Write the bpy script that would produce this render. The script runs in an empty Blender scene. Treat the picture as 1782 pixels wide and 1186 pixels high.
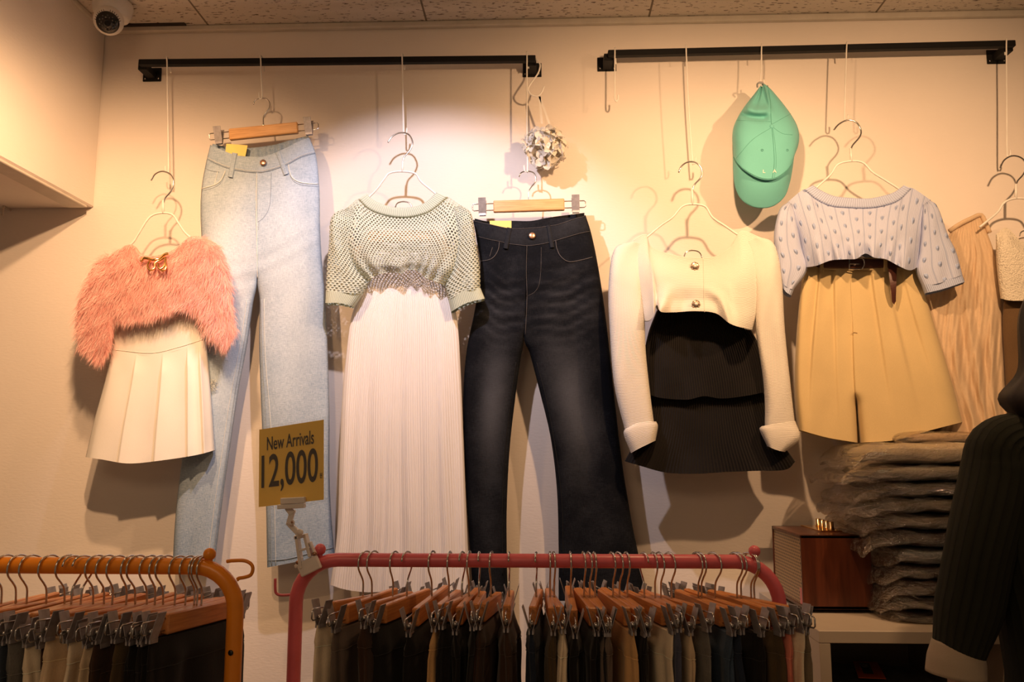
import bpy, math, random
import numpy as np
from mathutils import Vector, Matrix, Euler
S = bpy.context.scene
COL = S.collection
PI = math.pi
# ------------------------------------------------------------------ camera
FPX, YAW, PITCH, CZ, WALL = 1450.0, math.radians(2.1), math.radians(7.55), 1.40, 2.20
cam = bpy.data.cameras.new('camera'); co = bpy.data.objects.new('camera', cam); COL.objects.link(co)
cam.sensor_width = 36.0; cam.lens = 36.0*FPX/1782.0; cam.clip_start = .05
co.location = (0, 0, CZ); co.rotation_euler = (PI/2+PITCH, 0, YAW)
S.camera = co
S.view_settings.view_transform = 'Standard'; S.view_settings.look = 'None'
S.view_settings.gamma = 1.0; S.view_settings.exposure = 0.0; S.view_settings.use_curve_mapping = False
# ------------------------------------------------------------------ light
w = bpy.data.worlds.new('world'); S.world = w; w.use_nodes = True
w.node_tree.nodes['Background'].inputs[0].default_value = (1.0, .66, .40, 1); w.node_tree.nodes['Background'].inputs[1].default_value = .13
def spot(name, loc, tgt, col, power, size, blend=1.0, rad=.02):
    l = bpy.data.lights.new(name, 'SPOT'); l.energy = power; l.color = col; l.spot_size = math.radians(size); l.spot_blend = blend; l.shadow_soft_size = rad
    o = bpy.data.objects.new(name, l); COL.objects.link(o); o.location = loc
    o.rotation_euler = (Vector(tgt)-Vector(loc)).to_track_quat('-Z', 'Y').to_euler(); return o
WARM = (1.0, .59, .30); COOL = (.98, .87, .98)
spot('spot_lamp', (-.80, 1.36, 2.37), (-1.08, 2.2, 1.50), WARM, 34, 108, .9, .018)
spot('spot_lamp', (-.55, .95, 2.38), (-1.55, 2.2, 1.40), WARM, 62, 76, .9, .02)
spot('spot_lamp', (-.32, 1.48, 2.34), (-.30, 2.2, 1.69), COOL, 23, 90, .5, .012)
spot('spot_lamp', (.34, 1.42, 2.27), (.28, 2.2, 1.75), WARM, 31, 130, .9, .018)
spot('spot_lamp', (1.00, 1.25, 2.26), (.93, 2.2, 1.75), WARM, 34, 120, .9, .015)
al = bpy.data.lights.new('fill_light', 'AREA'); al.energy = 7; al.color = (1, .66, .38); al.size = .8  # added soft fill behind the camera, standing in for unseen room lighting
ao = bpy.data.objects.new('fill_light', al); COL.objects.link(ao); ao.location = (-.7, -.7, 2.4); ao.rotation_euler = (math.radians(18), 0, 0)
# ------------------------------------------------------------------ projection helpers
F_ = Vector((-math.sin(YAW)*math.cos(PITCH), math.cos(YAW)*math.cos(PITCH), math.sin(PITCH)))
R_ = Vector((math.cos(YAW), math.sin(YAW), 0)); U_ = R_.cross(F_)
nF, nR, nU = (np.array(v) for v in (F_, R_, U_)); nC = np.array((0, 0, CZ))
def W(px, py, Y):
    px = np.asarray(px, float); py = np.asarray(py, float)
    d = nF*FPX + nR*(px[..., None]-891) - nU*(py[..., None]-593)
    return nC + d*(np.asarray(Y, float)[..., None]/d[..., 1:2])
def P(px, py, Y): return W(px, py, Y)
def proj(p):
    q = np.asarray(p)-nC; f = q@nF
    return 891+FPX*(q@nR)/f, 593-FPX*(q@nU)/f
# ------------------------------------------------------------------ object helpers
def tag(o, label, cat, group=None):
    o['label'] = label; o['category'] = cat
    if group: o['group'] = group
    return o
def thing(name, label, cat, loc=(0, 0, 0), group=None, rot=(0, 0, 0)):
    o = bpy.data.objects.new(name, None); COL.objects.link(o); o.location = [float(c) for c in loc]; o.rotation_euler = rot; o.empty_display_size = .02
    return tag(o, label, cat, group)
def mk(name, V, Fc, m, parent=None, smooth=True, uv=None, local=False, wash=None):
    V = np.asarray(V, float)
    if parent is not None and not local:
        r = parent
        off = np.zeros(3)
        while r is not None: off += np.array(r.location); r = r.parent
        V = V-off
    me = bpy.data.meshes.new(name); me.from_pydata(V.tolist(), [], [tuple(int(i) for i in f) for f in Fc])
    if smooth: me.polygons.foreach_set('use_smooth', [True]*len(me.polygons))
    if uv is not None:
        l = me.uv_layers.new(name='UVMap'); idx = np.empty(len(me.loops), int); me.loops.foreach_get('vertex_index', idx)
        l.data.foreach_set('uv', np.asarray(uv)[idx].ravel())
    if wash is not None:
        a = me.attributes.new('wash', 'FLOAT', 'POINT'); a.data.foreach_set('value', np.asarray(wash, float).ravel())
    me.update()
    for mm in (m if isinstance(m, list) else [m]): me.materials.append(mm)
    o = bpy.data.objects.new(name, me); COL.objects.link(o)
    if parent is not None: o.parent = parent
    return o
class MB:
    def __init__(s): s.V = []; s.F = []
    def add(s, V, Fc):
        n = len(s.V); s.V += [tuple(map(float, v)) for v in V]; s.F += [tuple(int(i)+n for i in f) for f in Fc]; return s
    def box(s, c, sz, rot=None, bev=0.0):
        a, b, d = [x/2 for x in sz]
        if bev > 0:
            bev = min(bev, a*.45, b*.45, d*.45)
            V = []; F = []
            # chamfered box: 24 verts
            idx = {}
            for sx in (-1, 1):
                for sy in (-1, 1):
                    for sz_ in (-1, 1):
                        for ax in range(3):
                            p = [sx*(a-bev), sy*(b-bev), sz_*(d-bev)]
                            p[ax] += (sx, sy, sz_)[ax]*bev
                            idx[(sx, sy, sz_, ax)] = len(V); V.append(p)
            I = lambda x, y, z, ax: idx[(x, y, z, ax)]
            for sg in (-1, 1):
                q = [I(sg, -1, -1, 0), I(sg, 1, -1, 0), I(sg, 1, 1, 0), I(sg, -1, 1, 0)]; F.append(q if sg > 0 else q[::-1])
                q = [I(-1, sg, -1, 1), I(1, sg, -1, 1), I(1, sg, 1, 1), I(-1, sg, 1, 1)]; F.append(q[::-1] if sg > 0 else q)
                q = [I(-1, -1, sg, 2), I(1, -1, sg, 2), I(1, 1, sg, 2), I(-1, 1, sg, 2)]; F.append(q if sg > 0 else q[::-1])
            for s1 in (-1, 1):
                for s2 in (-1, 1):
                    F.append([I(s1, s2, -1, 0), I(s1, s2, 1, 0), I(s1, s2, 1, 1), I(s1, s2, -1, 1)])
                    F.append([I(s1, -1, s2, 0), I(s1, 1, s2, 0), I(s1, 1, s2, 2), I(s1, -1, s2, 2)])
                    F.append([I(-1, s1, s2, 1), I(1, s1, s2, 1), I(1, s1, s2, 2), I(-1, s1, s2, 2)])
                    for s3 in (-1, 1): F.append([I(s1, s2, s3, 0), I(s1, s2, s3, 1), I(s1, s2, s3, 2)])
        else:
            V = [(x, y, z) for x in (-a, a) for y in (-b, b) for z in (-d, d)]
            F = [(0, 1, 3, 2), (4, 6, 7, 5), (0, 4, 5, 1), (2, 3, 7, 6), (0, 2, 6, 4), (1, 5, 7, 3)]
        V = np.array(V)
        if rot is not None: V = V@np.array(Euler(rot).to_matrix() if not isinstance(rot, Matrix) else rot).T
        return s.add(V+np.array(c), F)
    def tube(s, pts, r, n=8, smooth=0, caps=True, closed=False):
        p = np.asarray(pts, float)
        if smooth: p = crv(p, smooth)
        m = len(p); r = np.broadcast_to(np.asarray(r, float), (m,)) if np.ndim(r) == 0 else np.interp(np.linspace(0, 1, m), np.linspace(0, 1, len(r)), r)
        t = np.gradient(p, axis=0); t /= np.linalg.norm(t, axis=1)[:, None]+1e-12
        a = np.array((0, 0, 1.)) if abs(t[0][2]) < .9 else np.array((1., 0, 0))
        nrm = np.cross(t[0], a); nrm /= np.linalg.norm(nrm)
        V = []
        for i in range(m):
            nrm = nrm-t[i]*(nrm@t[i]); nrm /= np.linalg.norm(nrm)+1e-12; b = np.cross(t[i], nrm)
            for k in range(n):
                an = 2*PI*k/n; V.append(p[i]+r[i]*(math.cos(an)*nrm+math.sin(an)*b))
        F = [(i*n+k, i*n+(k+1) % n, (i+1)*n+(k+1) % n, (i+1)*n+k) for i in range(m-1) for k in range(n)]
        if caps: F += [tuple(range(n-1, -1, -1)), tuple((m-1)*n+k for k in range(n))]
        return s.add(V, F)
    def lathe(s, prof, c=(0, 0, 0), n=24, rot=None):
        V = []; m = len(prof)
        for r, z in prof:
            for k in range(n): V.append((r*math.cos(2*PI*k/n), r*math.sin(2*PI*k/n), z))
        F = [(i*n+k, i*n+(k+1) % n, (i+1)*n+(k+1) % n, (i+1)*n+k) for i in range(m-1) for k in range(n)]
        F += [tuple(range(n-1, -1, -1)), tuple((m-1)*n+k for k in range(n))]
        V = np.array(V)
        if rot is not None: V = V@np.array(rot).T
        return s.add(V+np.array(c), F)
    def ball(s, c, r, n=12, sc=(1, 1, 1)):
        pr = [(max(1e-5, math.sin(PI*i/n)), -math.cos(PI*i/n)) for i in range(n+1)]
        V = []; m = len(pr); k2 = n*2
        for a, z in pr:
            for k in range(k2): V.append((c[0]+r*sc[0]*a*math.cos(2*PI*k/k2), c[1]+r*sc[1]*a*math.sin(2*PI*k/k2), c[2]+r*sc[2]*z))
        return s.add(V, [(i*k2+k, i*k2+(k+1) % k2, (i+1)*k2+(k+1) % k2, (i+1)*k2+k) for i in range(m-1) for k in range(k2)])
    def out(s, name, m, parent=None, smooth=False, local=False): return mk(name, s.V, s.F, m, parent, smooth, local=local)
def crv(pts, n):
    """Catmull-Rom through pts, resampled evenly to n points."""
    p = np.asarray(pts, float)
    if len(p) == 2: return p[0]+(p[1]-p[0])*np.linspace(0, 1, n)[:, None]
    q = np.vstack([2*p[0]-p[1], p, 2*p[-1]-p[-2]]); o = []
    for i in range(1, len(q)-2):
        for t in np.linspace(0, 1, 14, endpoint=False):
            o.append(.5*((2*q[i])+(-q[i-1]+q[i+1])*t+(2*q[i-1]-5*q[i]+4*q[i+1]-q[i+2])*t*t+(-q[i-1]+3*q[i]-3*q[i+1]+q[i+2])*t**3))
    o.append(p[-1]); o = np.array(o); d = np.r_[0, np.cumsum(np.linalg.norm(np.diff(o, axis=0), axis=1))]; d /= d[-1]
    x = np.linspace(0, 1, n); return np.stack([np.interp(x, d, o[:, k]) for k in range(o.shape[1])], 1)
def sm(a, b, x): t = np.clip((x-a)/(b-a), 0, 1); return t*t*(3-2*t)
def wr(U, V, seed, fu, fv, amp, k=7):
    """smooth wrinkle field"""
    rs = np.random.RandomState(seed); z = 0*U
    for i in range(k):
        a, b = rs.uniform(.4, 1)*fu*rs.choice((-1, 1)), rs.uniform(.3, 1)*fv; ph = rs.uniform(0, 6.28); wp = rs.uniform(0, 6.28)
        z = z+np.sin(a*U*6.28+b*V*6.28+ph+1.2*np.sin(V*5*rs.uniform(.5, 1.5)+wp+2*U))
    return amp*z/k
def rdg(x): return 1-np.abs(np.sin(x))
class Surf:
    def __init__(s, pts): s.p = pts.reshape(-1, 3); s.x, s.y = proj(s.p)
    def at(s, px, py, off=.0015):
        d = (s.x-px)**2+(s.y-py)**2; i = np.argpartition(d, 4)[:4]; w_ = 1/(d[i]+.05)
        return W(px, py, (s.p[i, 1]*w_).sum()/w_.sum()-off)
    def line(s, pts, n=30, off=.0008): return np.array([s.at(a, b, off) for a, b in crv(pts, n)])
def patch(name, m, L, R, Y, d=.02, T=None, B=None, parent=None, nu=60, nv=60, fold=None, back=.6, pin=None, p=4, wash=None, uvs=1.0, backoff=0.0, rim=.15, Yb=0.0, smooth=True, ext=0.0):
    """A hollow cloth tube between a left and a right outline (photo pixels at depth Y)."""
    Lc = crv(L, nv); Rc = crv(R, nv)
    Tc = crv(T, nu) if T is not None else Lc[0]+(Rc[0]-Lc[0])*np.linspace(0, 1, nu)[:, None]
    Bc = crv(B, nu) if B is not None else Lc[-1]+(Rc[-1]-Lc[-1])*np.linspace(0, 1, nu)[:, None]
    u = np.linspace(0, 1, nu)[None, :, None]; v = np.linspace(0, 1, nv)[:, None, None]
    G = (1-v)*Tc[None]+v*Bc[None]+(1-u)*Lc[:, None]+u*Rc[:, None]-((1-u)*(1-v)*Tc[0]+u*(1-v)*Tc[-1]+(1-u)*v*Bc[0]+u*v*Bc[-1])
    U, V = np.broadcast_arrays(u[..., 0], v[..., 0]); U = U.copy(); V = V.copy()
    Wd = W(G[..., 0], G[..., 1], np.full(U.shape, Y))
    pr = np.sqrt(np.clip(1-np.abs(2*U-1)**p, 0, 1))
    if pin is not None:      # (side, v0): that side stays full above v0 (joined to a twin), pinches below
        side, v0 = pin; x = U if side == 'R' else 1-U
        half = np.where(x < .5, pr, 1.0); s_ = sm(v0-.03, v0+.05, V); pr = half*(1-s_)+pr*s_
    dd = d(U, V) if callable(d) else d*(rim+(1-rim)*sm(0, .25, V))
    f = fold(U, V) if fold is not None else 0*U
    Yf = -(dd*pr)-f*np.clip(pr*1.5, 0, 1)-Yb*V
    Fp = W(G[..., 0], G[..., 1], Y+Yf)
    Bp = Wd.copy(); Bp[..., 1] += dd*pr*back-Yb*V+.25*f*pr*0; Bp[..., 2] += backoff*V
    nb = nu-2
    Vs = np.concatenate([Fp, Bp[:, 1:-1][:, ::-1]], 1); ring = nu+nb
    Fc = [(i*ring+k, (i+1)*ring+k, (i+1)*ring+(k+1) % ring, i*ring+(k+1) % ring) for i in range(nv-1) for k in range(ring)]
    wid = np.linalg.norm(Wd[:, 1:]-Wd[:, :-1], axis=2).sum(1).mean(); hei = np.linalg.norm(Wd[1:]-Wd[:-1], axis=2).sum(0).mean()
    ua = np.concatenate([U, U[:, 1:-1][:, ::-1]], 1)*wid*uvs; va = np.concatenate([V, V[:, 1:-1]], 1)*hei*uvs
    wa = None
    if wash is not None: ww = wash(U, V)+0*U; wa = np.concatenate([ww, ww[:, 1:-1][:, ::-1]], 1)
    o = mk(name, Vs.reshape(-1, 3), Fc, m, parent, smooth, uv=np.stack([ua.ravel(), va.ravel()], 1), wash=wa)
    return o, Surf(Fp)
# ------------------------------------------------------------------ materials
def nm(name):
    m = bpy.data.materials.new(name); m.use_nodes = True; nt = m.node_tree; return m, nt, nt.nodes, nt.links, nt.nodes['Principled BSDF']
def math_(nt, op, a, b=None, c=None):
    n = nt.nodes.new('ShaderNodeMath'); n.operation = op
    for i, x in enumerate((a, b, c)):
        if x is None: continue
        if isinstance(x, (int, float)): n.inputs[i].default_value = x
        else: nt.links.new(x, n.inputs[i])
    return n.outputs[0]
def noise(nt, vec, scale, detail=3, rough=.5):
    n = nt.nodes.new('ShaderNodeTexNoise'); n.inputs['Scale'].default_value = scale; n.inputs['Detail'].default_value = detail; n.inputs['Roughness'].default_value = rough
    if vec is not None: nt.links.new(vec, n.inputs['Vector'])
    return n.outputs[0]
def mapped(nt, kind='Object', scale=(1, 1, 1)):
    t = nt.nodes.new('ShaderNodeTexCoord'); mp = nt.nodes.new('ShaderNodeMapping'); mp.inputs['Scale'].default_value = scale
    nt.links.new(t.outputs[kind], mp.inputs[0]); return mp.outputs[0]
def ramp(nt, fac, stops):
    r = nt.nodes.new('ShaderNodeValToRGB'); e = r.color_ramp.elements
    while len(e) < len(stops): e.new(.5)
    for x, (pos, c) in zip(e, stops): x.position = pos; x.color = (*c, 1)
    nt.links.new(fac, r.inputs[0]); return r.outputs[0]
def mixc(nt, fac, a, b):
    n = nt.nodes.new('ShaderNodeMix'); n.data_type = 'RGBA'
    if isinstance(fac, (int, float)): n.inputs[0].default_value = fac
    else: nt.links.new(fac, n.inputs[0])
    for i, x in ((6, a), (7, b)):
        if isinstance(x, tuple): n.inputs[i].default_value = (*x, 1)
        else: nt.links.new(x, n.inputs[i])
    return n.outputs[2]
def bump(nt, b, h, dist, strength=1.0):
    n = nt.nodes.new('ShaderNodeBump'); n.inputs['Distance'].default_value = dist; n.inputs['Strength'].default_value = strength
    nt.links.new(h, n.inputs['Height']); nt.links.new(n.outputs[0], b.inputs['Normal'])
def plain(name, col, rough=.5, metal=0.0, var=.06, sc=30, spec=None, bmp=0.0):
    m, nt, N, L, b = nm(name); b.inputs['Roughness'].default_value = rough; b.inputs['Metallic'].default_value = metal
    v = noise(nt, mapped(nt), sc)
    L.new(ramp(nt, v, [(.3, tuple(c*(1-var) for c in col)), (.7, tuple(min(1, c*(1+var)) for c in col))]), b.inputs['Base Color'])
    if spec is not None: b.inputs['Specular IOR Level'].default_value = spec
    if bmp: bump(nt, b, v, bmp)
    return m
def cloth(name, col, var=.08, weave=1400, bmp=.0004, rough=.9, big=9, sheen=.15, trans=0.0):
    m, nt, N, L, b = nm(name); b.inputs['Roughness'].default_value = rough; b.inputs['Specular IOR Level'].default_value = .15
    vec = mapped(nt); n1 = noise(nt, vec, big, 4); n2 = noise(nt, mapped(nt, 'Object', (1, 1, .35)), weave, 1)
    f = math_(nt, 'ADD', math_(nt, 'MULTIPLY', n1, .6), math_(nt, 'MULTIPLY', n2, .4))
    L.new(ramp(nt, f, [(.35, tuple(c*(1-var) for c in col)), (.65, tuple(min(1, c*(1+var)) for c in col))]), b.inputs['Base Color'])
    b.inputs['Sheen Weight'].default_value = sheen; bump(nt, b, f, bmp)
    if trans:
        t = N.new('ShaderNodeBsdfTranslucent'); t.inputs[0].default_value = (*col, 1); mx = N.new('ShaderNodeMixShader'); mx.inputs[0].default_value = trans
        L.new(b.outputs[0], mx.inputs[1]); L.new(t.outputs[0], mx.inputs[2]); L.new(mx.outputs[0], N['Material Output'].inputs[0])
    return m
def denim(name, c_dark, c_light, thread=.35, sc=900):
    m, nt, N, L, b = nm(name); b.inputs['Roughness'].default_value = .92; b.inputs['Specular IOR Level'].default_value = .12
    a = N.new('ShaderNodeAttribute'); a.attribute_name = 'wash'
    v1 = noise(nt, mapped(nt, 'Object', (1, 1, .12)), sc, 2, .7); v2 = noise(nt, mapped(nt, 'Object', (.12, .12, 1)), sc*.8, 2, .7); v3 = noise(nt, mapped(nt), 14, 5)
    t = math_(nt, 'MULTIPLY', math_(nt, 'SUBTRACT', math_(nt, 'ADD', v1, v2), 1.0), thread*3)
    f = math_(nt, 'ADD', math_(nt, 'ADD', a.outputs['Fac'], t), math_(nt, 'MULTIPLY', math_(nt, 'SUBTRACT', v3, .5), .45))
    L.new(ramp(nt, f, [(0, c_dark), (1, c_light)]), b.inputs['Base Color']); bump(nt, b, t, .0006)
    return m
M = {}
def wallmat(name, col, rough=.75):
    m, nt, N, L, b = nm(name); b.inputs['Roughness'].default_value = rough; b.inputs['Specular IOR Level'].default_value = .2
    v = noise(nt, mapped(nt), 3, 4); v2 = noise(nt, mapped(nt, 'Object', (1, 1, 3)), 70, 3)
    L.new(ramp(nt, v, [(.3, tuple(c*.965 for c in col)), (.7, tuple(min(1, c*1.02) for c in col))]), b.inputs['Base Color']); bump(nt, b, v2, .0012, .35); return m
M['wall'] = wallmat('wall_paint', (.83, .75, .68))
M['floor'] = plain('floor_tile', (.25, .19, .14), .5)
M['trim'] = plain('trim_paint', (.62, .56, .48), .6)
m, nt, N, L, b = nm('ceiling_tile'); b.inputs['Roughness'].default_value = .9
n1 = noise(nt, mapped(nt, 'Object', (22, 75, 1)), 2.4, 2, .55); n0 = noise(nt, mapped(nt), 60, 3)
fis = ramp(nt, n1, [(.355, (.14, .10, .07)), (.385, (.68, .61, .53))])
tc = N.new('ShaderNodeTexCoord'); sx = N.new('ShaderNodeSeparateXYZ'); L.new(tc.outputs['Object'], sx.inputs[0])
xm = math_(nt, 'FRACT', math_(nt, 'DIVIDE', math_(nt, 'ADD', sx.outputs[0], 6.2-.30), .62))
seam = math_(nt, 'LESS_THAN', math_(nt, 'ABSOLUTE', math_(nt, 'SUBTRACT', xm, .5)), .4955)
L.new(mixc(nt, seam, (.20, .16, .12), fis), b.inputs['Base Color']); M['ceil'] = m
M['black_metal'] = plain('black_powder_coat', (.008, .0075, .0075), .6, spec=.2)
M['white_wire'] = plain('white_coated_wire', (.86, .82, .76), .35)
M['chrome'] = plain('chrome', (.62, .60, .58), .16, 1.0, .02)
M['clip'] = plain('brushed_steel_clip', (.42, .39, .40), .42, .55, .15, 120)
M['white_plastic'] = plain('white_plastic', (.78, .74, .70), .35)
M['dark'] = plain('dark_plastic', (.012, .012, .012), .25)
def wood(name, c1, c2, sc=(1, 14, 14), rough=.4, s=9):
    m, nt, N, L, b = nm(name); b.inputs['Roughness'].default_value = rough
    v = noise(nt, mapped(nt, 'Object', sc), s, 4, .6); L.new(ramp(nt, v, [(.3, c1), (.7, c2)]), b.inputs['Base Color']); return m
M['hwood'] = wood('hanger_wood', (.60, .30, .11), (.80, .46, .20), (2, 30, 30), .35, 9)
M['rwood'] = wood('hanger_wood_dark', (.52, .19, .055), (.74, .31, .10), (2, 30, 30), .32, 9)
M['walnut'] = wood('walnut_veneer', (.048, .011, .005), (.13, .034, .014), (14, 14, 1), .3, 4)
M['gold'] = plain('polished_gold', (.95, .58, .22), .14, 1.0, .03)
M['yellow'] = plain('yellow_card', (.95, .72, .20), .6)
M['orange'] = plain('orange_paint', (.85, .28, .015), .3, 0, .05)
M['pink'] = plain('pink_paint', (.66, .13, .16), .32, 0, .07)
M['brass'] = plain('brass_button', (.50, .30, .20), .3, .9, .1, 80)
def stitchmat(n, c): return plain(n, c, .9)
# ------------------------------------------------------------------ setting
def struct(name, mb, m, smooth=False):
    o = mb.out(name, m, smooth=smooth); o['kind'] = 'structure'; return o
ZC = float(W(300, 56, WALL)[2])+.012
XB = float(W(172, 240, WALL)[0]); ZB = float(W(165, 362, WALL)[2])
struct('wall_back', MB().box((0, WALL+.05, 1.4), (6.4, .1, 3.2)), M['wall'])
struct('ceiling', MB().box((0, .6, ZC+.05), (6.4, 3.2, .1)), M['ceil'])
struct('floor', MB().box((0, .6, -.05), (6.4, 3.2, .1)), M['floor'])
struct('wall_left', MB().box((XB-.9, .62, (ZB+ZC)/2), (1.8, 3.156, ZC-ZB-.001), bev=.004), M['wall'])
struct('trim_1', MB().box(((XB+3.0)/2, WALL-.009, ZC-.009), (3.0-XB, .018, .017), bev=.003), M['trim'])
struct('trim_2', MB().box((XB-.004, .62, ZC-.008), (.02, 3.1, .015), bev=.003).box((XB-.03, .62, ZB-.004), (.055, 3.1, .008), bev=.002), M['trim'])
struct('gap_shade_strip', MB().box((XB+.13, WALL-.024, ZC-.0015), (.22, .014, .004)), plain('gap_shade', (.03, .02, .015), .9))  # dark strip painted as the shade of an open gap by the ceiling tile
# nail under the bulkhead
tag(MB().tube([P(18, 366, WALL), P(18, 366, WALL)+np.array((0, -.03, .002)), P(17, 380, WALL)+np.array((0, -.032, 0))], .003, 8).out('wall_hook', M['trim'], smooth=True), 'small painted hook on the back wall under the bulkhead, far left', 'hook')
# ------------------------------------------------------------------ dome camera + ceiling dome
def rotto(v):
    return np.array(Vector(v).to_track_quat('Z', 'Y').to_matrix())
c0 = P(196, 20, 2.06); c0[2] = ZC
t = thing('security_camera', 'white dome security camera in the ceiling corner above the left wall', 'security camera', c0)
MB().lathe([(.046, 0), (.050, -.004), (.051, -.012), (.048, -.030), (.042, -.044), (.036, -.046)], c0, 40).out('housing', M['white_plastic'], t, True)
bc = P(189, 36, 2.035)
MB().ball(bc, .0375, 20).out('eyeball', M['white_plastic'], t, True)
dirv = (np.array((.36, -.78, -.62))); dirv = dirv/np.linalg.norm(dirv); RR = rotto(dirv)
lensf = MB().lathe([(.0278, .0250), (.0282, .0262)]+[(q, math.sqrt(.0386**2-q*q)) for q in (.0270, .0235, .019, .014, .0095)]+[(.0090, .0392), (.0060, .0396), (.0001, .0380)], bc, 36, RR).out('lens_window', plain('smoked_window', (.010, .010, .010), .12), t, True)
mb = MB()
for k in range(20):
    a = 2*PI*k/20; r = .0195 if k % 2 else .0145; mb.ball(bc+RR@np.array((r*math.cos(a), r*math.sin(a), math.sqrt(.0386**2-r*r))), .0017, 6)
mb.out('infrared_lights', plain('led', (.12, .11, .10), .4), lensf, True)
mb = MB()
for k in range(16):
    a = PI*.08+PI*.9*k/15
    if 6 < k < 9: continue
    d0 = RR@np.array((math.cos(a)*.80, math.sin(a)*.86, .50)); d0 /= np.linalg.norm(d0); mb.tube([bc+d0*.0368, bc+(d0*.8+dirv*.18)/np.linalg.norm(d0*.8+dirv*.18)*.0378], .0009, 5)
mb.out('vent_slots', M['dark'], t, True)
c1 = P(1528, 4, 1.97); c1[2] = ZC
t = thing('ceiling_sensor', 'round white dome on the ceiling above the right wall rail, cut by the top edge', 'dome', c1)
MB().lathe([(.045, 0), (.046, -.012), (.040, -.018)], c1, 32).out('base_ring', M['white_plastic'], t, True)
MB().ball(c1+np.array((0, 0, -.012)), .034, 14, (1, 1, .8)).out('dome_lens', M['dark'], t, True)
# ------------------------------------------------------------------ wall rails
YR = 2.13
def rail(x0, y0, x1, y1, bx0, bx1, by0, by1, label):
    a = P(x0, y0, YR); b_ = P(x1, y1, YR)
    t = thing('wall_rail', label, 'clothes rail', (a+b_)/2)
    v = b_-a; L_ = np.linalg.norm(v); ang = -math.atan2(v[2], v[0])
    MB().box((a+b_)/2, (L_, .017, .0165), (0, ang, 0), .0015).out('bar', M['black_metal'], t)
    for bx, by in ((bx0, by0), (bx1, by1)):
        c = P(bx, by, WALL-.002); pl = MB().box(c, (.052, .004, .040), None, .001).out('wall_plate', M['black_metal'], t)
        f = (c[0]-a[0])/(b_[0]-a[0]); zb = a[2]+f*(b_[2]-a[2])
        MB().box((c[0], (YR+.0085+WALL-.004)/2, zb-.004), (.024, WALL-.004-YR-.0085, .020), None, .001).out('bracket_arm', M['black_metal'], t)
        ms = MB()
        for sx, sz in ((-1, -1), (1, -1)): ms.ball(c+np.array((sx*.019, -.002, sz*.012)), .0024, 6, (1, .5, 1))
        ms.out('screws', M['chrome'], pl, True)
    return t
rail(243, 110, 932, 103, 265, 926, 130, 122, 'black square wall rail over the left outfits, ending by the white flower ball')
rail(1058, 94, 1765, 77, 1056, 1734, 112, 99, 'black square wall rail over the mint cap and blue knit top')
def long_hook(pts, label, r=.0019, Y=YR, over=True, tip=1):
    """white coated wire hook: curls over the bar, hangs straight, turns up at the foot"""
    top = np.array(P(pts[0][0], pts[0][1], Y)); path = []
    zt = top[2]
    if over:
        path += [top+np.array((.004, .016, -.030)), top+np.array((.003, .0155, -.006)), top+np.array((.002, .008, .0035)), top+np.array((0, -.006, .0045))]
    fr = [P(a, b_, Y-.0145) for a, b_ in pts]
    foot = fr[-1]
    path += [fr[0]+np.array((0, 0, -.008))]+fr[1:-1]+[foot+np.array((0, 0, .012)), foot+np.array((.001*tip, -.001, .003)), foot+np.array((.004*tip, 0, -.0008)), foot+np.array((.008*tip, 0, .004)), foot+np.array((.009*tip, 0, .018))]
    o = MB().tube(path, r, 8, 70).out('long_hook', M['white_wire'], None, True)
    return tag(o, label, 'hook', 'long white wire hooks on the wall rails')
HK = [([(291, 104), (292, 200), (293, 300)], 'long white wire hook leftmost on the left rail, carrying the pink sweater hanger', -1),
      ([(454, 101), (455, 140), (456, 172)], 'short white wire hook carrying the pale blue jeans hanger', -1),
      ([(700, 98), (701, 160), (702, 234)], 'long white wire hook carrying the sage green sweater hanger', 1),
      ([(917, 96), (917, 200), (918, 299)], 'long white wire hook carrying the black jeans hanger', -1),
      ([(1070, 88), (1070, 130), (1070, 176)], 'empty white wire hook leftmost on the right rail', 1),
      ([(1194, 84), (1198, 180), (1205, 285)], 'long white wire hook carrying the cream cardigan hanger', 1),
      ([(1325, 81), (1325, 110), (1324, 150)], 'short white wire hook carrying the mint cap', 1),
      ([(1473, 78), (1471, 150), (1470, 211)], 'white wire hook carrying the light blue top hanger', 1),
      ([(1751, 72), (1752, 170), (1753, 272)], 'long white wire hook rightmost on the right rail', 1)]
for pts, lb, tp in HK: long_hook(pts, lb, tip=tp)
# ------------------------------------------------------------------ hangers
def wire_hanger(hook, wire, Y, label):
    c = P(hook[3][0], hook[3][1], Y); t = thing('wire_hanger', label, 'hanger', c, 'white shoulder hangers')
    MB().tube(crv([P(a, b_, Y) for a, b_ in hook], 50), .0021, 8).out('hook', M['chrome'], t, True)
    j = hook[-1]; k = min(wire, key=lambda q: (q[0]-j[0])**2+(q[1]-j[1])**2)
    MB().tube([P(j[0], j[1]-10, Y), P(k[0], k[1]+1, Y)], .0032, 10).tube(crv([P(a, b_, Y) for a, b_ in wire], 80), .0028, 8).out('frame', M['white_wire'], t, True)
    return t
wire_hanger([(263, 314), (270, 303), (283, 298), (297, 304), (302, 318), (297, 333), (287, 345), (284, 358)], [(190, 458), (228, 425), (240, 408), (255, 384), (266, 374), (284, 370), (301, 374), (312, 390), (328, 410), (372, 440)], 2.085, 'white wire shoulder hanger holding the fluffy pink sweater')
wire_hanger([(675, 248), (683, 237), (697, 231), (711, 234), (718, 248), (713, 262), (703, 274), (701, 290)], [(590, 388), (648, 337), (668, 312), (678, 301), (700, 298), (723, 302), (733, 316), (757, 336), (808, 380)], 2.095, 'white wire shoulder hanger holding the sage green open-knit sweater')
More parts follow.
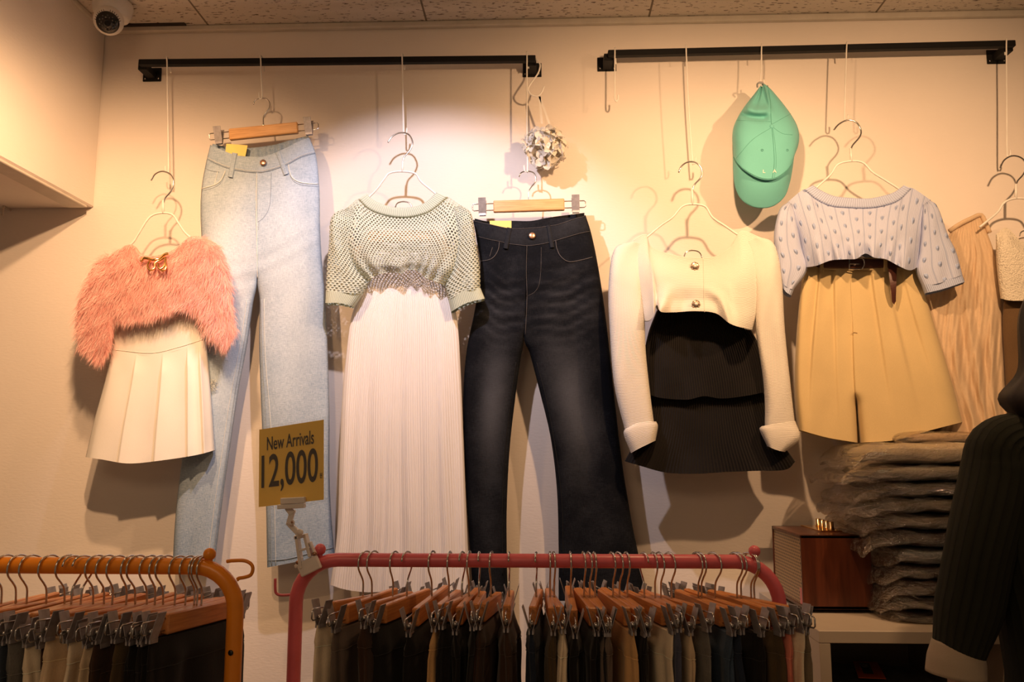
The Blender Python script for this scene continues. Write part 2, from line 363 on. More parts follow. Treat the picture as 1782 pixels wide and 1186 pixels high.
wire_hanger([(1181, 300), (1186, 289), (1197, 282), (1211, 283), (1221, 294), (1220, 308), (1208, 322), (1204, 337)], [(1085, 445), (1126, 412), (1150, 392), (1170, 378), (1187, 359), (1205, 355), (1227, 359), (1240, 378), (1262, 393), (1290, 412), (1335, 436)], 2.065, 'white wire shoulder hanger holding the cream cardigan')
wire_hanger([(1451, 226), (1460, 216), (1475, 209), (1490, 213), (1498, 226), (1496, 238), (1483, 254), (1480, 268)], [(1380, 366), (1420, 327), (1445, 304), (1458, 286), (1482, 280), (1502, 283), (1518, 299), (1540, 313), (1565, 329), (1612, 362)], 2.095, 'white wire shoulder hanger holding the light blue cable-knit top')
wire_hanger([(1740, 292), (1748, 278), (1763, 271), (1779, 276), (1786, 290), (1780, 304), (1770, 316), (1768, 330)], [(1705, 395), (1735, 370), (1748, 352), (1768, 345), (1792, 348), (1806, 366), (1840, 392), (1860, 402)], 2.10, 'white wire shoulder hanger at the right edge, holding the cream boucle top')
def clip_hanger(wm, name='clip_hanger'):
    """local: x along the bar, z up, origin where the hook rests"""
    t = thing(name, '', 'hanger')
    hk = [(-.024, 0, -.013), (-.020, 0, -.003), (-.010, 0, .0015), (0, 0, .002), (.013, 0, -.002), (.020, 0, -.014), (.018, 0, -.028), (.007, 0, -.042), (.001, 0, -.053), (0, 0, -.078)]
    MB().tube(crv(hk, 34), .0017, 8).out('hook', M['chrome'], t, True, True)
    MB().box((0, 0, -.092), (.186, .013, .031), None, .002).out('bar', wm, t, False, True)
    for s in (-1, 1):
        x0, x1 = s*.09, s*.148
        MB().tube([(x0, 0, -.083), (x1-.003*s, 0, -.083), (x1, 0, -.086), (x1, 0, -.098), (x1-.003*s, 0, -.101), (x0, 0, -.101)], .0014, 6).out('side_wire', M['chrome'], t, True, True)
        c = MB(); x = s*.122
        c.box((x, -.0085, -.090), (.020, .0014, .042), (math.radians(17), 0, 0), .0004).box((x, .0085, -.090), (.020, .0014, .042), (math.radians(-17), 0, 0), .0004)
        c.box((x, -.0030, -.112), (.018, .003, .006)).box((x, .0030, -.112), (.018, .003, .006))
        cl = c.out('clip', M['clip'], t, False, True)
        MB().tube([(x-.007, 0, -.098), (x+.007, 0, -.098)], .0042, 8).out('spring', M['chrome'], cl, True, True)
    return t
def copy_tree(o, parent=None):
    c = o.copy(); COL.objects.link(c); c.parent = parent
    for ch in o.children: copy_tree(ch, c)
    return c
protoA = clip_hanger(M['hwood']); protoB = clip_hanger(M['rwood'])
def place_hanger(proto, loc, rot, label, group, first=[True, True]):
    k = 0 if proto is protoA else 1
    o = proto if first[k] else copy_tree(proto)
    first[k] = False
    o.location = [float(c) for c in loc]; o.rotation_euler = rot; o['label'] = label; o['group'] = group; return o
GW = 'wooden clip hangers on the wall'
place_hanger(protoA, P(456, 172, 2.118), (0, math.radians(-5.2), 0), 'light wooden clip hanger tilted above the pale blue jeans', GW)
place_hanger(protoA, P(919, 299, 2.118), (0, math.radians(-1.2), 0), 'light wooden clip hanger above the black jeans', GW)
place_hanger(protoA, P(704, 352, 2.098), (0, 0, 0), 'clip hanger inside the sage sweater, only its chrome hook showing', GW)
place_hanger(protoA, P(1207, 437, 2.075), (0, 0, 0), 'clip hanger inside the cream cardigan, only its chrome hook showing', GW)
place_hanger(protoA, P(1790, 402, 2.165), (0, 0, 0), 'clip hanger at the right edge, its chrome hook showing over the cream boucle top', GW)
# ------------------------------------------------------------------ garments on the wall
def strip_line(S_, pts, m, name, parent, r=.0008, off=.0006, n=30): return MB().tube(S_.line(pts, n, off), r, 6).out(name, m, parent, True)
def band(S_, top, bot, m, name, parent, off=.003, n=50, rib=0, k=8):
    """a raised band lying on a surface between two pixel curves"""
    a = crv(top, n); b_ = crv(bot, n); rows = []
    for j in range(k):
        f = j/(k-1); e = math.sqrt(max(0, 1-(2*f-1)**4)); r = []
        for i in range(n):
            q = a[i]+(b_[i]-a[i])*f; r.append(S_.at(q[0], q[1], off*e+(rib*(i % 2) if 0 < j < k-1 else 0)))
        rows.append(r)
    V = np.array(rows).reshape(-1, 3); Fc = [(j*n+i, (j+1)*n+i, (j+1)*n+i+1, j*n+i+1) for j in range(k-1) for i in range(n-1)]
    return mk(name, V, Fc, m, parent, True)
# ---- white pleated mini skirt
M['white_cotton'] = cloth('white_cotton', (.80, .76, .70), .03)
M['white_thread'] = stitchmat('white_thread', (.72, .68, .60))
YS = 2.085
t = thing('mini_skirt', 'white mini skirt with wide box pleats hanging under the pink sweater', 'skirt', P(270, 560, YS))
def plf(U, V):
    e = [0, .25, .53, .79, .915, 1.001]; f = 0*U
    for a, b_ in zip(e[:-1], e[1:]):
        s = (U >= a) & (U < b_); x = (U-a)/(b_-a); f = np.where(s, (1-x)**1.6*.012-.004*np.sin(x*PI), f)
    return f*sm(0, .2, V)+wr(U, V, 3, 3, 1.2, .003)
_, s = patch('yoke', M['white_cotton'], [(212, 500), (203, 550), (195, 613)], [(338, 490), (350, 540), (359, 594)], YS, .022, B=[(195, 613), (262, 619), (310, 609), (359, 594)], parent=t, nv=24, nu=50, fold=lambda U, V: wr(U, V, 8, 2, 1, .002), rim=1)
strip_line(s, [(196, 608), (262, 614), (310, 604), (358, 589)], M['white_thread'], 'stitching', t, .0007)
_, s = patch('pleated_panel', M['white_cotton'], [(195, 610), (182, 665), (163, 735), (149, 795)], [(359, 591), (364, 650), (369, 720), (373, 783)], YS, lambda U, V: .022+.020*V, T=[(195, 610), (262, 616), (310, 606), (359, 591)], B=[(149, 795), (177, 799), (225, 806), (286, 800), (343, 791), (373, 783)], parent=t, nu=150, nv=60, fold=plf, p=8)
# ---- pink fluffy sweater
M['pink_knit'] = cloth('pink_angora_base', (.86, .40, .34), .1, 400)
mf, nt, N, L, b = nm('pink_angora_fibre'); b.inputs['Roughness'].default_value = .75
gi = N.new('ShaderNodeNewGeometry'); L.new(ramp(nt, gi.outputs['Random Per Island'], [(0, (.78, .30, .27)), (.5, (.93, .50, .44)), (1, (1, .78, .70))]), b.inputs['Base Color']); b.inputs['Sheen Weight'].default_value = .4
b.inputs['Transmission Weight'].default_value = 0; M['pink_fur'] = mf
YP = 2.065
t = thing('fluffy_sweater', 'cropped fluffy pink sweater with gold chain brooch over the white mini skirt', 'sweater', P(283, 440, YP))
def fur(name, S_, n, mat, parent, seed, ln=.022, wd=.00028, flow=(0, -.35, -1), mask=None):
    rs = np.random.RandomState(seed); g = S_.g; nv_, nu_ = g.shape[:2]
    a = rs.rand(n)*(nv_-1.001); c = rs.rand(n)*(nu_-1.001); i = a.astype(int); j = c.astype(int); fa = (a-i)[:, None]; fc = (c-j)[:, None]
    p = g[i, j]*(1-fa)*(1-fc)+g[i+1, j]*fa*(1-fc)+g[i, j+1]*(1-fa)*fc+g[i+1, j+1]*fa*fc
    e1 = g[i, j+1]-g[i, j]; e2 = g[i+1, j]-g[i, j]; nn = np.cross(e2, e1); nn /= np.linalg.norm(nn, axis=1)[:, None]+1e-9; nn *= np.sign(-nn[:, 1:2]+1e-9)
    e2n = e2/(np.linalg.norm(e2, axis=1)[:, None]+1e-9)
    cl = np.stack([np.sin(p[:, 0]*90+p[:, 2]*60), 0*p[:, 0], np.cos(p[:, 2]*110-p[:, 0]*50)], 1)*.35
    d = nn*rs.uniform(.35, .9, (n, 1))+e2n*.75+np.array(flow)*.35+rs.normal(0, .35, (n, 3))+cl; d /= np.linalg.norm(d, axis=1)[:, None]
    l = ln*rs.uniform(.45, 1.25, (n, 1)); s_ = np.cross(d, np.array((0, 1, 0))); s_ /= np.linalg.norm(s_, axis=1)[:, None]+1e-9; s_ *= wd
    dr = np.array((0, 0, -1.))*l*.30
    V = np.stack([p-s_, p+s_, p+d*l*.55+dr*.3+s_*.8, p+d*l*.55+dr*.3-s_*.8, p+d*l*.9+dr], 1).reshape(-1, 3)
    k = np.arange(n)*5; F4 = np.stack([k, k+1, k+2, k+3], 1).tolist(); F3 = np.stack([k+3, k+2, k+4], 1).tolist()
    return mk(name, V, F4+F3, mat, parent, True)
def patchg(*a, **k):
    o, s_ = patch(*a, **k); s_.g = s_.p.reshape(k.get('nv', 60), k.get('nu', 60), 3); return o, s_
bf = lambda U, V: wr(U, V, 5, 2.5, 2, .006)
bo, sb = patchg('body', M['pink_knit'], [(186, 446), (178, 490), (184, 530), (198, 556)], [(362, 416), (372, 460), (364, 510), (345, 545)], YP, .036, T=[(186, 446), (226, 425), (246, 442), (274, 444), (302, 434), (332, 411), (362, 416)], B=[(198, 556), (233, 556), (278, 547), (310, 536), (345, 545)], parent=t, fold=bf, rim=.5)
so1, s1 = patchg('sleeve', M['pink_knit'], [(190, 442), (162, 463), (146, 500), (134, 540), (139, 600)], [(232, 452), (222, 500), (203, 540), (197, 588), (180, 632)], YP-.004, .030, parent=t, nv=50, nu=40, fold=bf, rim=.5)
so2, s2 = patchg('sleeve', M['pink_knit'], [(322, 430), (338, 490), (343, 545), (362, 585), (392, 606)], [(350, 412), (383, 430), (399, 475), (405, 532), (408, 575)], YP-.004, .030, parent=t, nv=50, nu=40, fold=bf, rim=.5)
fur('fluff', sb, 17000, M['pink_fur'], bo, 1, .025); fur('fluff', s1, 9000, M['pink_fur'], so1, 2, .027); fur('fluff', s2, 9500, M['pink_fur'], so2, 3, .027)
g = thing('brooch', '', ''); g.parent = t; g.location = (0, 0, 0)
for k_ in ('label', 'category'): del g[k_]
ring = []
def ringtube(pts, r=.0038): return MB().tube(crv([sb.at(a, b_, .023+z) for a, b_, z in pts], 36), r, 8)
bpy.data.objects.remove(g)
mb = ringtube([(245, 455, 0), (250, 449, .004), (260, 450, .002), (268, 452, .004), (278, 450, 0), (286, 443, .002), (293, 441, .0)])
mb2 = ringtube([(262, 452, 0), (257, 462, .004), (261, 470, .002), (269, 466, 0), (270, 457, .004), (280, 452, .002), (288, 448, .004), (286, 462, 0), (278, 468, .003), (274, 458, .006)], .0028)
mb3 = ringtube([(276, 466, 0), (283, 471, .003), (289, 465, 0), (287, 452, .004)], .0026)
o = MB(); [o.add(x.V, x.F) for x in (mb, mb2, mb3)]; o = o.out('chain_brooch', M['gold'], t, True); o['label'] = 'gold twisted chain brooch at the neckline'
# ---- jeans
def trousers(root, m, crotch, Lout, Lin, Rin, Rout, waistL, waistR, YJ, d, wash, foldL, foldR, vL, vR, nv=110, nu=46, hemL=None, hemR=None):
    a, sa = patchg('leg', m, Lout, Lin, YJ, d, T=waistL, B=hemL, parent=root, nu=nu, nv=nv, fold=foldL, wash=lambda U, V: wash(U, V, 0), pin=('R', vL), back=.8, rim=.75)
    b_, s_b = patchg('leg', m, Rin, Rout, YJ, d, T=waistR, B=hemR, parent=root, nu=nu, nv=nv, fold=foldR, wash=lambda U, V: wash(U, V, 1), pin=('L', vR), back=.8, rim=.75)
    s = Surf(np.concatenate([sa.p, s_b.p])); return a, b_, s
def back_waist(root, m, top, bot, Y, wash, gather, th=.004):
    n = 60; a = crv(top, n); b_ = crv(bot, n); V = []; k = 8; g_ = []
    for j in range(k):
        q = a+(b_-a)*j/(k-1); x = np.linspace(0, 1, n); yy = Y+.012*np.sqrt(np.clip(1-(2*x-1)**4, 0, 1))+gather*np.sin(x*95+np.sin(x*21)*2)
        V.append(W(q[:, 0], q[:, 1], yy))
    V = np.array(V).reshape(-1, 3); Fc = [(j*n+i, (j+1)*n+i, (j+1)*n+i+1, j*n+i+1) for j in range(k-1) for i in range(n-1)]
    V2 = V.copy(); V2[:, 1] += th; nn = len(V); F2 = [tuple(x+nn for x in f[::-1]) for f in Fc]; edge = [(i, i+1, nn+i+1, nn+i) for i in range(n-1)]
    return mk('back_waistband', np.concatenate([V, V2]), Fc+F2+edge, m, root, True, wash=np.full(2*nn, wash))
YJ = 2.125
M['ljean'] = denim('pale_blue_denim', (.20, .29, .42), (.58, .67, .76), .34)
M['ljean_th'] = stitchmat('pale_denim_thread', (.74, .76, .75)); M['ljean_sh'] = stitchmat('pale_denim_seam', (.30, .36, .44))
t = thing('jeans', 'pale blue wide-leg jeans clipped to the tilted wooden hanger', 'jeans', P(456, 260, YJ))
def wl(U, V, s): x = (U if s else 1-U); return .52+.32*np.exp(-((x-.5)/.3)**2)*np.exp(-((V-.32)/.25)**2)-.22*sm(.6, 1, V)-.15*np.exp(-((V-.99)/.012)**2)
fl = lambda U, V: wr(U, V, 12, 1.6, 2.2, .006)+.0018*np.exp(-((V-.28)/.04)**2)*np.sin(V*150+U*5)
waL = [(366, 252), (380, 258), (399, 266), (417, 271), (447, 273)]; waR = [(447, 273), (459, 272), (478, 266), (500, 256), (519, 246), (538, 239)]
La, Lb, s = trousers(t, M['ljean'], None, [(366, 252), (358, 285), (351, 325), (349, 370), (351, 450), (345, 560), (332, 680), (318, 790), (306, 890), (300, 985)],
    [(447, 273), (447, 380), (447, 487), (440, 530), (430, 600), (415, 680), (400, 780), (386, 880), (372, 995)],
    [(447, 273), (447, 380), (448, 487), (452, 525), (451, 600), (455, 720), (462, 850), (465, 987)],
    [(538, 239), (550, 270), (556, 330), (558, 420), (567, 540), (573, 700), (574, 850), (582, 964)], waL, waR, YJ, .024, wl, fl, lambda U, V: fl(U, V+.03), .29, .295)
back_waist(t, M['ljean'], [(370, 250), (400, 256), (436, 257), (476, 252), (500, 245), (536, 236)], [(368, 262), (400, 278), (436, 290), (476, 286), (500, 276), (538, 252)], YJ+.004, .38, .0042)
bn = [(361, 277), (380, 286), (399, 293), (417, 297), (446, 300), (468, 297), (487, 291), (502, 285), (524, 273), (548, 266)]; bt = [(367, 253), (380, 258), (399, 266), (417, 271), (447, 273), (459, 272), (478, 266), (500, 256), (519, 246), (538, 240)]
bo = band(s, bt, bn, M['ljean'], 'waistband', t, .0022); bo.data.attributes.new('wash', 'FLOAT', 'POINT').data.foreach_set('value', [.5]*len(bo.data.vertices))
for q in (bn, [(a, b_-2.5) for a, b_ in bn]): strip_line(s, q, M['ljean_sh'] if q is bn else M['ljean_th'], 'stitching', bo, .0007, .0018, 60)
def loop(S_, x0, y0, x1, y1, m, w_=10, wv=.5):
    a = np.array((x0, y0), float); b_ = np.array((x1, y1), float); dd = (b_-a)/np.linalg.norm(b_-a); nn = np.array((-dd[1], dd[0]))*w_/2
    o = band(S_, [tuple(a+nn), tuple(b_+nn)], [tuple(a-nn), tuple(b_-nn)], m, 'belt_loop', t, .0055, 14)
    o.data.attributes.new('wash', 'FLOAT', 'POINT').data.foreach_set('value', [wv]*len(o.data.vertices)); return o
loop(s, 409, 266, 401, 308, M['ljean']); loop(s, 483, 264, 498, 303, M['ljean'])
cb = s.at(458, 283, .006); MB().lathe([(.0001, 0), (.0085, 0), (.0085, .002), (.006, .0035), (.0001, .0035)], cb, 20, rotto((.1, -1, .1))).out('button', M['brass'], t, True)
for pl, nm_ in (([(502, 286), (504, 298), (509, 309), (520, 316), (536, 319), (553, 320)], 'pocket_edge'), ([(392, 297), (389, 305), (383, 315), (372, 322), (351, 328)], 'pocket_edge')):
    strip_line(s, pl, M['ljean_th'], nm_, t, .0013, .0012); strip_line(s, [(a, b_+4) for a, b_ in pl], M['ljean_sh'], nm_, t, .0006, .0008)
strip_line(s, [(379, 298), (376, 310), (373, 321)], M['ljean_th'], 'coin_pocket_edge', t, .0008, .001); strip_line(s, [(357, 293), (368, 297), (381, 299)], M['ljean_sh'], 'coin_pocket_edge', t, .0006, .001)
strip_line(s, [(447, 300), (446, 350), (447, 400), (448, 484)], M['ljean_th'], 'fly_seam', t, .0010, .0012, 50); strip_line(s, [(472, 300), (471, 340), (468, 362), (459, 378), (449, 386)], M['ljean_sh'], 'fly_stitching', t, .0007, .0006, 40)
strip_line(s, [(450, 384), (451, 386), (450, 400)], M['ljean_sh'], 'fly_stitching', t, .0007, .0006, 10)
strip_line(s, [(436, 520), (424, 600), (408, 690), (394, 790), (380, 890), (368, 990)], M['ljean_sh'], 'inseam', t, .0009, .0012, 60); strip_line(s, [(430, 520), (418, 600), (401, 690), (386, 790), (372, 890), (360, 990)], M['ljean_th'], 'inseam', t, .0006, .0010, 60)
strip_line(s, [(455, 520), (457, 620), (463, 720), (470, 850), (473, 984)], M['ljean_sh'], 'inseam', t, .0009, .0012, 60); strip_line(s, [(460, 520), (462, 620), (470, 720), (477, 850), (480, 984)], M['ljean_th'], 'inseam', t, .0006, .0010, 60)
strip_line(s, [(467, 975), (500, 972), (540, 962), (580, 952)], M['ljean_sh'], 'hem_stitching', t, .0008, .0012, 40)
o = mk('size_card', W(np.array([394, 431, 427, 392]), np.array([250, 253, 272, 268]), np.full(4, YJ-.004)).tolist(), [(0, 1, 2, 3)], M['yellow'], t, False); o['label'] = 'yellow price card tucked behind the waistband'
md = o.modifiers.new('s', 'SOLIDIFY'); md.thickness = .0006
# frayed tear + waist tie peeking by the skirt
mb = MB(); rs = random.Random(4)
for k in range(26):
    a = s.at(372+rs.uniform(-5, 4), 668+rs.uniform(-6, 10), .003); mb.tube([a, a+np.array((rs.uniform(-.008, .010), -.006, rs.uniform(-.006, .006))), a+np.array((rs.uniform(-.01, .012), -.004, rs.uniform(-.012, .004)))], .0004, 4)
mb.out('frayed_tear', M['ljean_th'], La, True)
# ---- black jeans
M['bjean'] = denim('washed_black_denim', (.005, .006, .009), (.078, .083, .098), .10)
M['bth'] = stitchmat('grey_denim_thread', (.10, .09, .09)); M['bsh'] = stitchmat('black_denim_seam', (.003, .003, .004))
t = thing('jeans', 'washed black flared jeans clipped to a wooden hanger beside the cream cardigan', 'jeans', P(922, 390, YJ))
def wb(U, V, s_):
    x = U if s_ else 1-U
    whisk = np.exp(-((V-.22)/.09)**2)*(.5+.5*np.sin(V*210+U*4*(1 if s_ else -1)+np.sin(U*9)*1.5))**3*.30*np.clip(1.4-abs(U-.5)*2.4, 0, 1)
    return .02+.75*np.exp(-((x-.42)/.24)**2)*np.exp(-((V-.47)/.14)**2)+whisk+.10*np.exp(-((x-.45)/.3)**2)*sm(.4, .6, V)
fb = lambda U, V: wr(U, V, 31, 1.4, 2, .005)+.0025*np.exp(-((V-.2)/.08)**2)*np.sin(V*130+U*4)
La, Lb, s = trousers(t, M['bjean'], None, [(823, 382), (829, 415), (836, 470), (826, 540), (812, 610), (806, 690), (808, 780), (812, 870), (818, 960), (824, 1045)],
    [(916, 396), (915, 500), (912, 585), (905, 630), (897, 690), (887, 780), (882, 880), (882, 960), (884, 1045)],
    [(916, 396), (915, 500), (912, 585), (922, 615), (939, 680), (958, 760), (969, 850), (972, 950), (972, 1045)],
    [(1019, 374), (1030, 410), (1042, 470), (1055, 560), (1068, 680), (1082, 800), (1098, 900), (1114, 980), (1124, 1045)],
    [(823, 382), (850, 389), (876, 395), (893, 397), (916, 396)], [(916, 396), (935, 395), (955, 392), (972, 389), (1002, 379), (1019, 374)], YJ, .026, wb, fb, lambda U, V: fb(U, V+.05), .285, .29)
back_waist(t, M['bjean'], [(826, 380), (850, 385), (888, 384), (925, 384), (957, 378), (1017, 370)], [(826, 390), (850, 402), (888, 410), (925, 408), (957, 402), (1017, 384)], YJ+.004, .12, .0)
bt = [(824, 383), (850, 389), (876, 395), (893, 397), (916, 396), (935, 395), (955, 392), (972, 389), (1002, 379), (1018, 375)]; bn = [(831, 411), (850, 416), (870, 420), (888, 424), (917, 427), (938, 425), (957, 421), (987, 412), (1008, 406), (1026, 402)]
bo = band(s, bt, bn, M['bjean'], 'waistband', t, .0022); bo.data.attributes.new('wash', 'FLOAT', 'POINT').data.foreach_set('value', [.16]*len(bo.data.vertices))
strip_line(s, bn, M['bth'], 'stitching', bo, .0006, .0016, 60); strip_line(s, [(a, b_+1) for a, b_ in bt], M['bth'], 'stitching', bo, .0005, .0022, 60)
loop(s, 887, 396, 880, 432, M['bjean'], 9, .2); loop(s, 954, 391, 961, 430, M['bjean'], 8, .2)
MB().lathe([(.0001, 0), (.0088, 0), (.0088, .002), (.006, .0036), (.0001, .0036)], s.at(926, 410, .005), 20, rotto((.05, -1, .1))).out('button', plain('copper_button', (.72, .42, .26), .3, .8), t, True)
for pl in ([(967, 418), (969, 432), (976, 446), (990, 455), (1012, 452), (1031, 447)], [(869, 421), (867, 434), (860, 446), (850, 452), (836, 454)]): strip_line(s, pl, M['bth'], 'pocket_edge', t, .0009, .0012)
strip_line(s, [(857, 430), (854, 440), (852, 446)], M['bth'], 'coin_pocket_edge', t, .0006, .001)
strip_line(s, [(917, 427), (916, 470), (917, 520), (914, 582)], M['bth'], 'fly_seam', t, .0006, .0012, 50); strip_line(s, [(942, 430), (941, 470), (938, 495), (930, 508), (919, 514)], M['bth'], 'fly_stitching', t, .0004, .0006, 40)
strip_line(s, [(934, 630), (952, 700), (968, 790), (978, 880), (980, 1000)], M['bsh'], 'inseam', t, .0009, .001, 50); strip_line(s, [(898, 630), (888, 700), (878, 790), (874, 880), (875, 1000)], M['bsh'], 'inseam', t, .0009, .001, 50)
o = mk('size_card', W(np.array([852, 890, 890, 853]), np.array([384, 384, 399, 397]), np.full(4, YJ-.014)).tolist(), [(0, 1, 2, 3)], M['yellow'], t, False); o['label'] = 'yellow price card tucked behind the waistband'
o.modifiers.new('s', 'SOLIDIFY').thickness = .0006
# ---- long white pleated skirt
M['white_chiffon'] = cloth('white_chiffon', (.83, .79, .78), .02, 2000, .0002, .85, 6, .1)
YK = 2.10
t = thing('long_skirt', 'long white pleated skirt hanging under the sage green sweater', 'skirt', P(700, 480, YK))
def lp(U, V):
    x = U+.006*np.sin(V*7+U*20); z = 0*U; rs = np.random.RandomState(5)
    ph = np.cumsum(rs.uniform(.6, 1.4, 64)); ph = ph/ph[-1]; xx = np.interp(x, np.r_[0, ph], np.arange(65))
    return .0018*rdg(xx*PI)+.004*np.sin(xx*.7+V)*sm(.1, .9, V)+wr(U, V, 77, 4, .8, .007)*sm(0, .5, V)
patch('waistband', M['white_chiffon'], [(650, 436), (649, 455)], [(760, 436), (762, 455)], YK, .014, parent=t, nu=50, nv=8, fold=lambda U, V: .0015*np.sin(U*160), rim=1)
patch('pleated_panel', M['white_chiffon'], [(649, 453), (632, 500), (612, 550), (602, 620), (595, 700), (591, 800), (587, 920), (575, 1017)], [(762, 453), (782, 505), (796, 560), (802, 650), (806, 750), (810, 850), (815, 960), (818, 1030)], YK, lambda U, V: .014+.018*sm(0, .6, V), B=[(575, 1017), (600, 1025), (640, 1030), (690, 1028), (740, 1033), (818, 1030)], parent=t, nu=330, nv=80, fold=lp, p=6)
# ---- sage open-knit sweater
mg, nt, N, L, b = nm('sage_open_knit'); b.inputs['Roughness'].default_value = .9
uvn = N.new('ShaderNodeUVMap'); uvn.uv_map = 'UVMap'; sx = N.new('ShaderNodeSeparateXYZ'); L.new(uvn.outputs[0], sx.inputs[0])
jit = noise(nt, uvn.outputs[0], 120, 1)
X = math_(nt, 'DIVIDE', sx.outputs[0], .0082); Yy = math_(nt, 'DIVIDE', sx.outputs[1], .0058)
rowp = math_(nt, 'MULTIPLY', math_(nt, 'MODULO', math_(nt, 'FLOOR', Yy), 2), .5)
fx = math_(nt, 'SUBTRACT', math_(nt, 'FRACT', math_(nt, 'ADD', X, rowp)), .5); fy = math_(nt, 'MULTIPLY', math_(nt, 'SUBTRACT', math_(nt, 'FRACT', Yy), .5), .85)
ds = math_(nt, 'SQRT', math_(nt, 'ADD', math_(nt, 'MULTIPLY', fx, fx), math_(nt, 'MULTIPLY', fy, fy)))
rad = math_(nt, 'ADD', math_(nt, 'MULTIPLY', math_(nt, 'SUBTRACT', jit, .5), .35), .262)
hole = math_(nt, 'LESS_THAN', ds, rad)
L.new(ramp(nt, ds, [(.2, (.20, .22, .17)), (.40, (.62, .67, .56))]), b.inputs['Base Color']); bump(nt, b, ds, .003)  # shade of the knit's depth painted into the colour, darker around each hole
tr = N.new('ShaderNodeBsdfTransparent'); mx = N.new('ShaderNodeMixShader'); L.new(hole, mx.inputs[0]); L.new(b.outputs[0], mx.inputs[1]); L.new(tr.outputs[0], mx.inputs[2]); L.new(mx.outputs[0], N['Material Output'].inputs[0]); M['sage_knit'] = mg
def ribmat(name, col, pitch=.004, axis=0, dk=.75, dist=.001):
    m, nt, N, L, b = nm(name); b.inputs['Roughness'].default_value = .9; uvn = N.new('ShaderNodeUVMap'); uvn.uv_map = 'UVMap'; sx = N.new('ShaderNodeSeparateXYZ'); L.new(uvn.outputs[0], sx.inputs[0])
    v = math_(nt, 'ABSOLUTE', math_(nt, 'SINE', math_(nt, 'MULTIPLY', sx.outputs[axis], PI/pitch)))
    L.new(ramp(nt, v, [(0, tuple(c*dk for c in col)), (.5, col)]), b.inputs['Base Color']); bump(nt, b, v, dist); return m
M['sage_rib'] = ribmat('sage_rib_knit', (.56, .62, .50), .0045)
YG = 2.075
t = thing('knit_sweater', 'short-sleeved sage green open-knit sweater over the long white skirt', 'sweater', P(700, 380, YG))
gf = lambda U, V: wr(U, V, 9, 3, 1.5, .005)*sm(0, .3, V)+.006*sm(.55, 1, V)*np.sin(U*44+3*np.sin(U*9)+V*3)
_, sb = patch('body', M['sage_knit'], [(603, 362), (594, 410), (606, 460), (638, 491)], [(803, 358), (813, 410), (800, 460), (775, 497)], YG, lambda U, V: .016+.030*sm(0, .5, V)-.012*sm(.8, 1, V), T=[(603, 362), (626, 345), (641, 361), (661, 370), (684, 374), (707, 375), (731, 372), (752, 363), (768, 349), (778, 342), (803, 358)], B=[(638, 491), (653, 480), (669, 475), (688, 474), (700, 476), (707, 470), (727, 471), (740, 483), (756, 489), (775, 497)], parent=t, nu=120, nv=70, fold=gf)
def sleeve(m, L_, R_c, T_, B_, sd, root, Y, d=.026, cuff=None, cm=None, cname='cuff'):
    o, s_ = patch('sleeve', m, L_, R_c, Y, d, T=T_, B=B_, parent=root, nu=60, nv=50, fold=lambda U, V: wr(U, V, sd, 2.5, 1, .005), rim=.4)
    if cuff: patch(cname, cm, cuff[0], cuff[1], Y, d*.95, T=cuff[2], B=cuff[3], parent=o, nu=50, nv=12, rim=1, backoff=-.004)
    return s_
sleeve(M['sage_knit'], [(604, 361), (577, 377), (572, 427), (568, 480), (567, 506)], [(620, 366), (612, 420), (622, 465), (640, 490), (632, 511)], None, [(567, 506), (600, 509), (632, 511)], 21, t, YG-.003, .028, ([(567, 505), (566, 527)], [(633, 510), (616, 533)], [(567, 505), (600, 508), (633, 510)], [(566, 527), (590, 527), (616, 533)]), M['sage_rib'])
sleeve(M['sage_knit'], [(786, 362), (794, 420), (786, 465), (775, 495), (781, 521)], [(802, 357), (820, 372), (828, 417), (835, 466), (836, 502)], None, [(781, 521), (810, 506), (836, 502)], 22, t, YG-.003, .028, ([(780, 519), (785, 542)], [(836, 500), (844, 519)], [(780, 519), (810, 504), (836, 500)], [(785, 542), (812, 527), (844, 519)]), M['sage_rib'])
def collar(m, top, bot, root, S_, th=.004, off=.004, name='collar'):
    n = 110; a = crv(top, n); b_ = crv(bot, n); k = 10; V = []; uv = []
    wd = np.linalg.norm(np.diff(W(a[:, 0], a[:, 1], np.full(n, 2.08)), axis=0), axis=1).sum()
    for j in range(k):
        f = j/(k-1); e = math.sqrt(max(0, 1-(2*f-1)**4)); q = a+(b_-a)*f
        for i in range(n): V.append(S_.at(q[i, 0], q[i, 1], off+th*e-.002)); uv.append((wd*i/(n-1), .02*f))
    V = np.array(V); V2 = V.copy(); V2[:, 1] += th*2+.004; nn = len(V); Fc = [(j*n+i, (j+1)*n+i, (j+1)*n+i+1, j*n+i+1) for j in range(k-1) for i in range(n-1)]
    Fc2 = [tuple(x+nn for x in f[::-1]) for f in Fc]; ed = [(i, i+1, nn+i+1, nn+i) for i in range(n-1)]+[((k-1)*n+i, nn+(k-1)*n+i, nn+(k-1)*n+i+1, (k-1)*n+i+1) for i in range(n-1)]
    return mk(name, np.concatenate([V, V2]), Fc+Fc2+ed, m, root, True, uv=np.array(uv+uv))
collar(M['sage_rib'], [(638, 337), (647, 346), (663, 354), (684, 360), (705, 361), (727, 358), (744, 349), (760, 334)], [(624, 347), (641, 363), (661, 372), (684, 377), (707, 378), (731, 374), (752, 365), (779, 343)], t, sb)
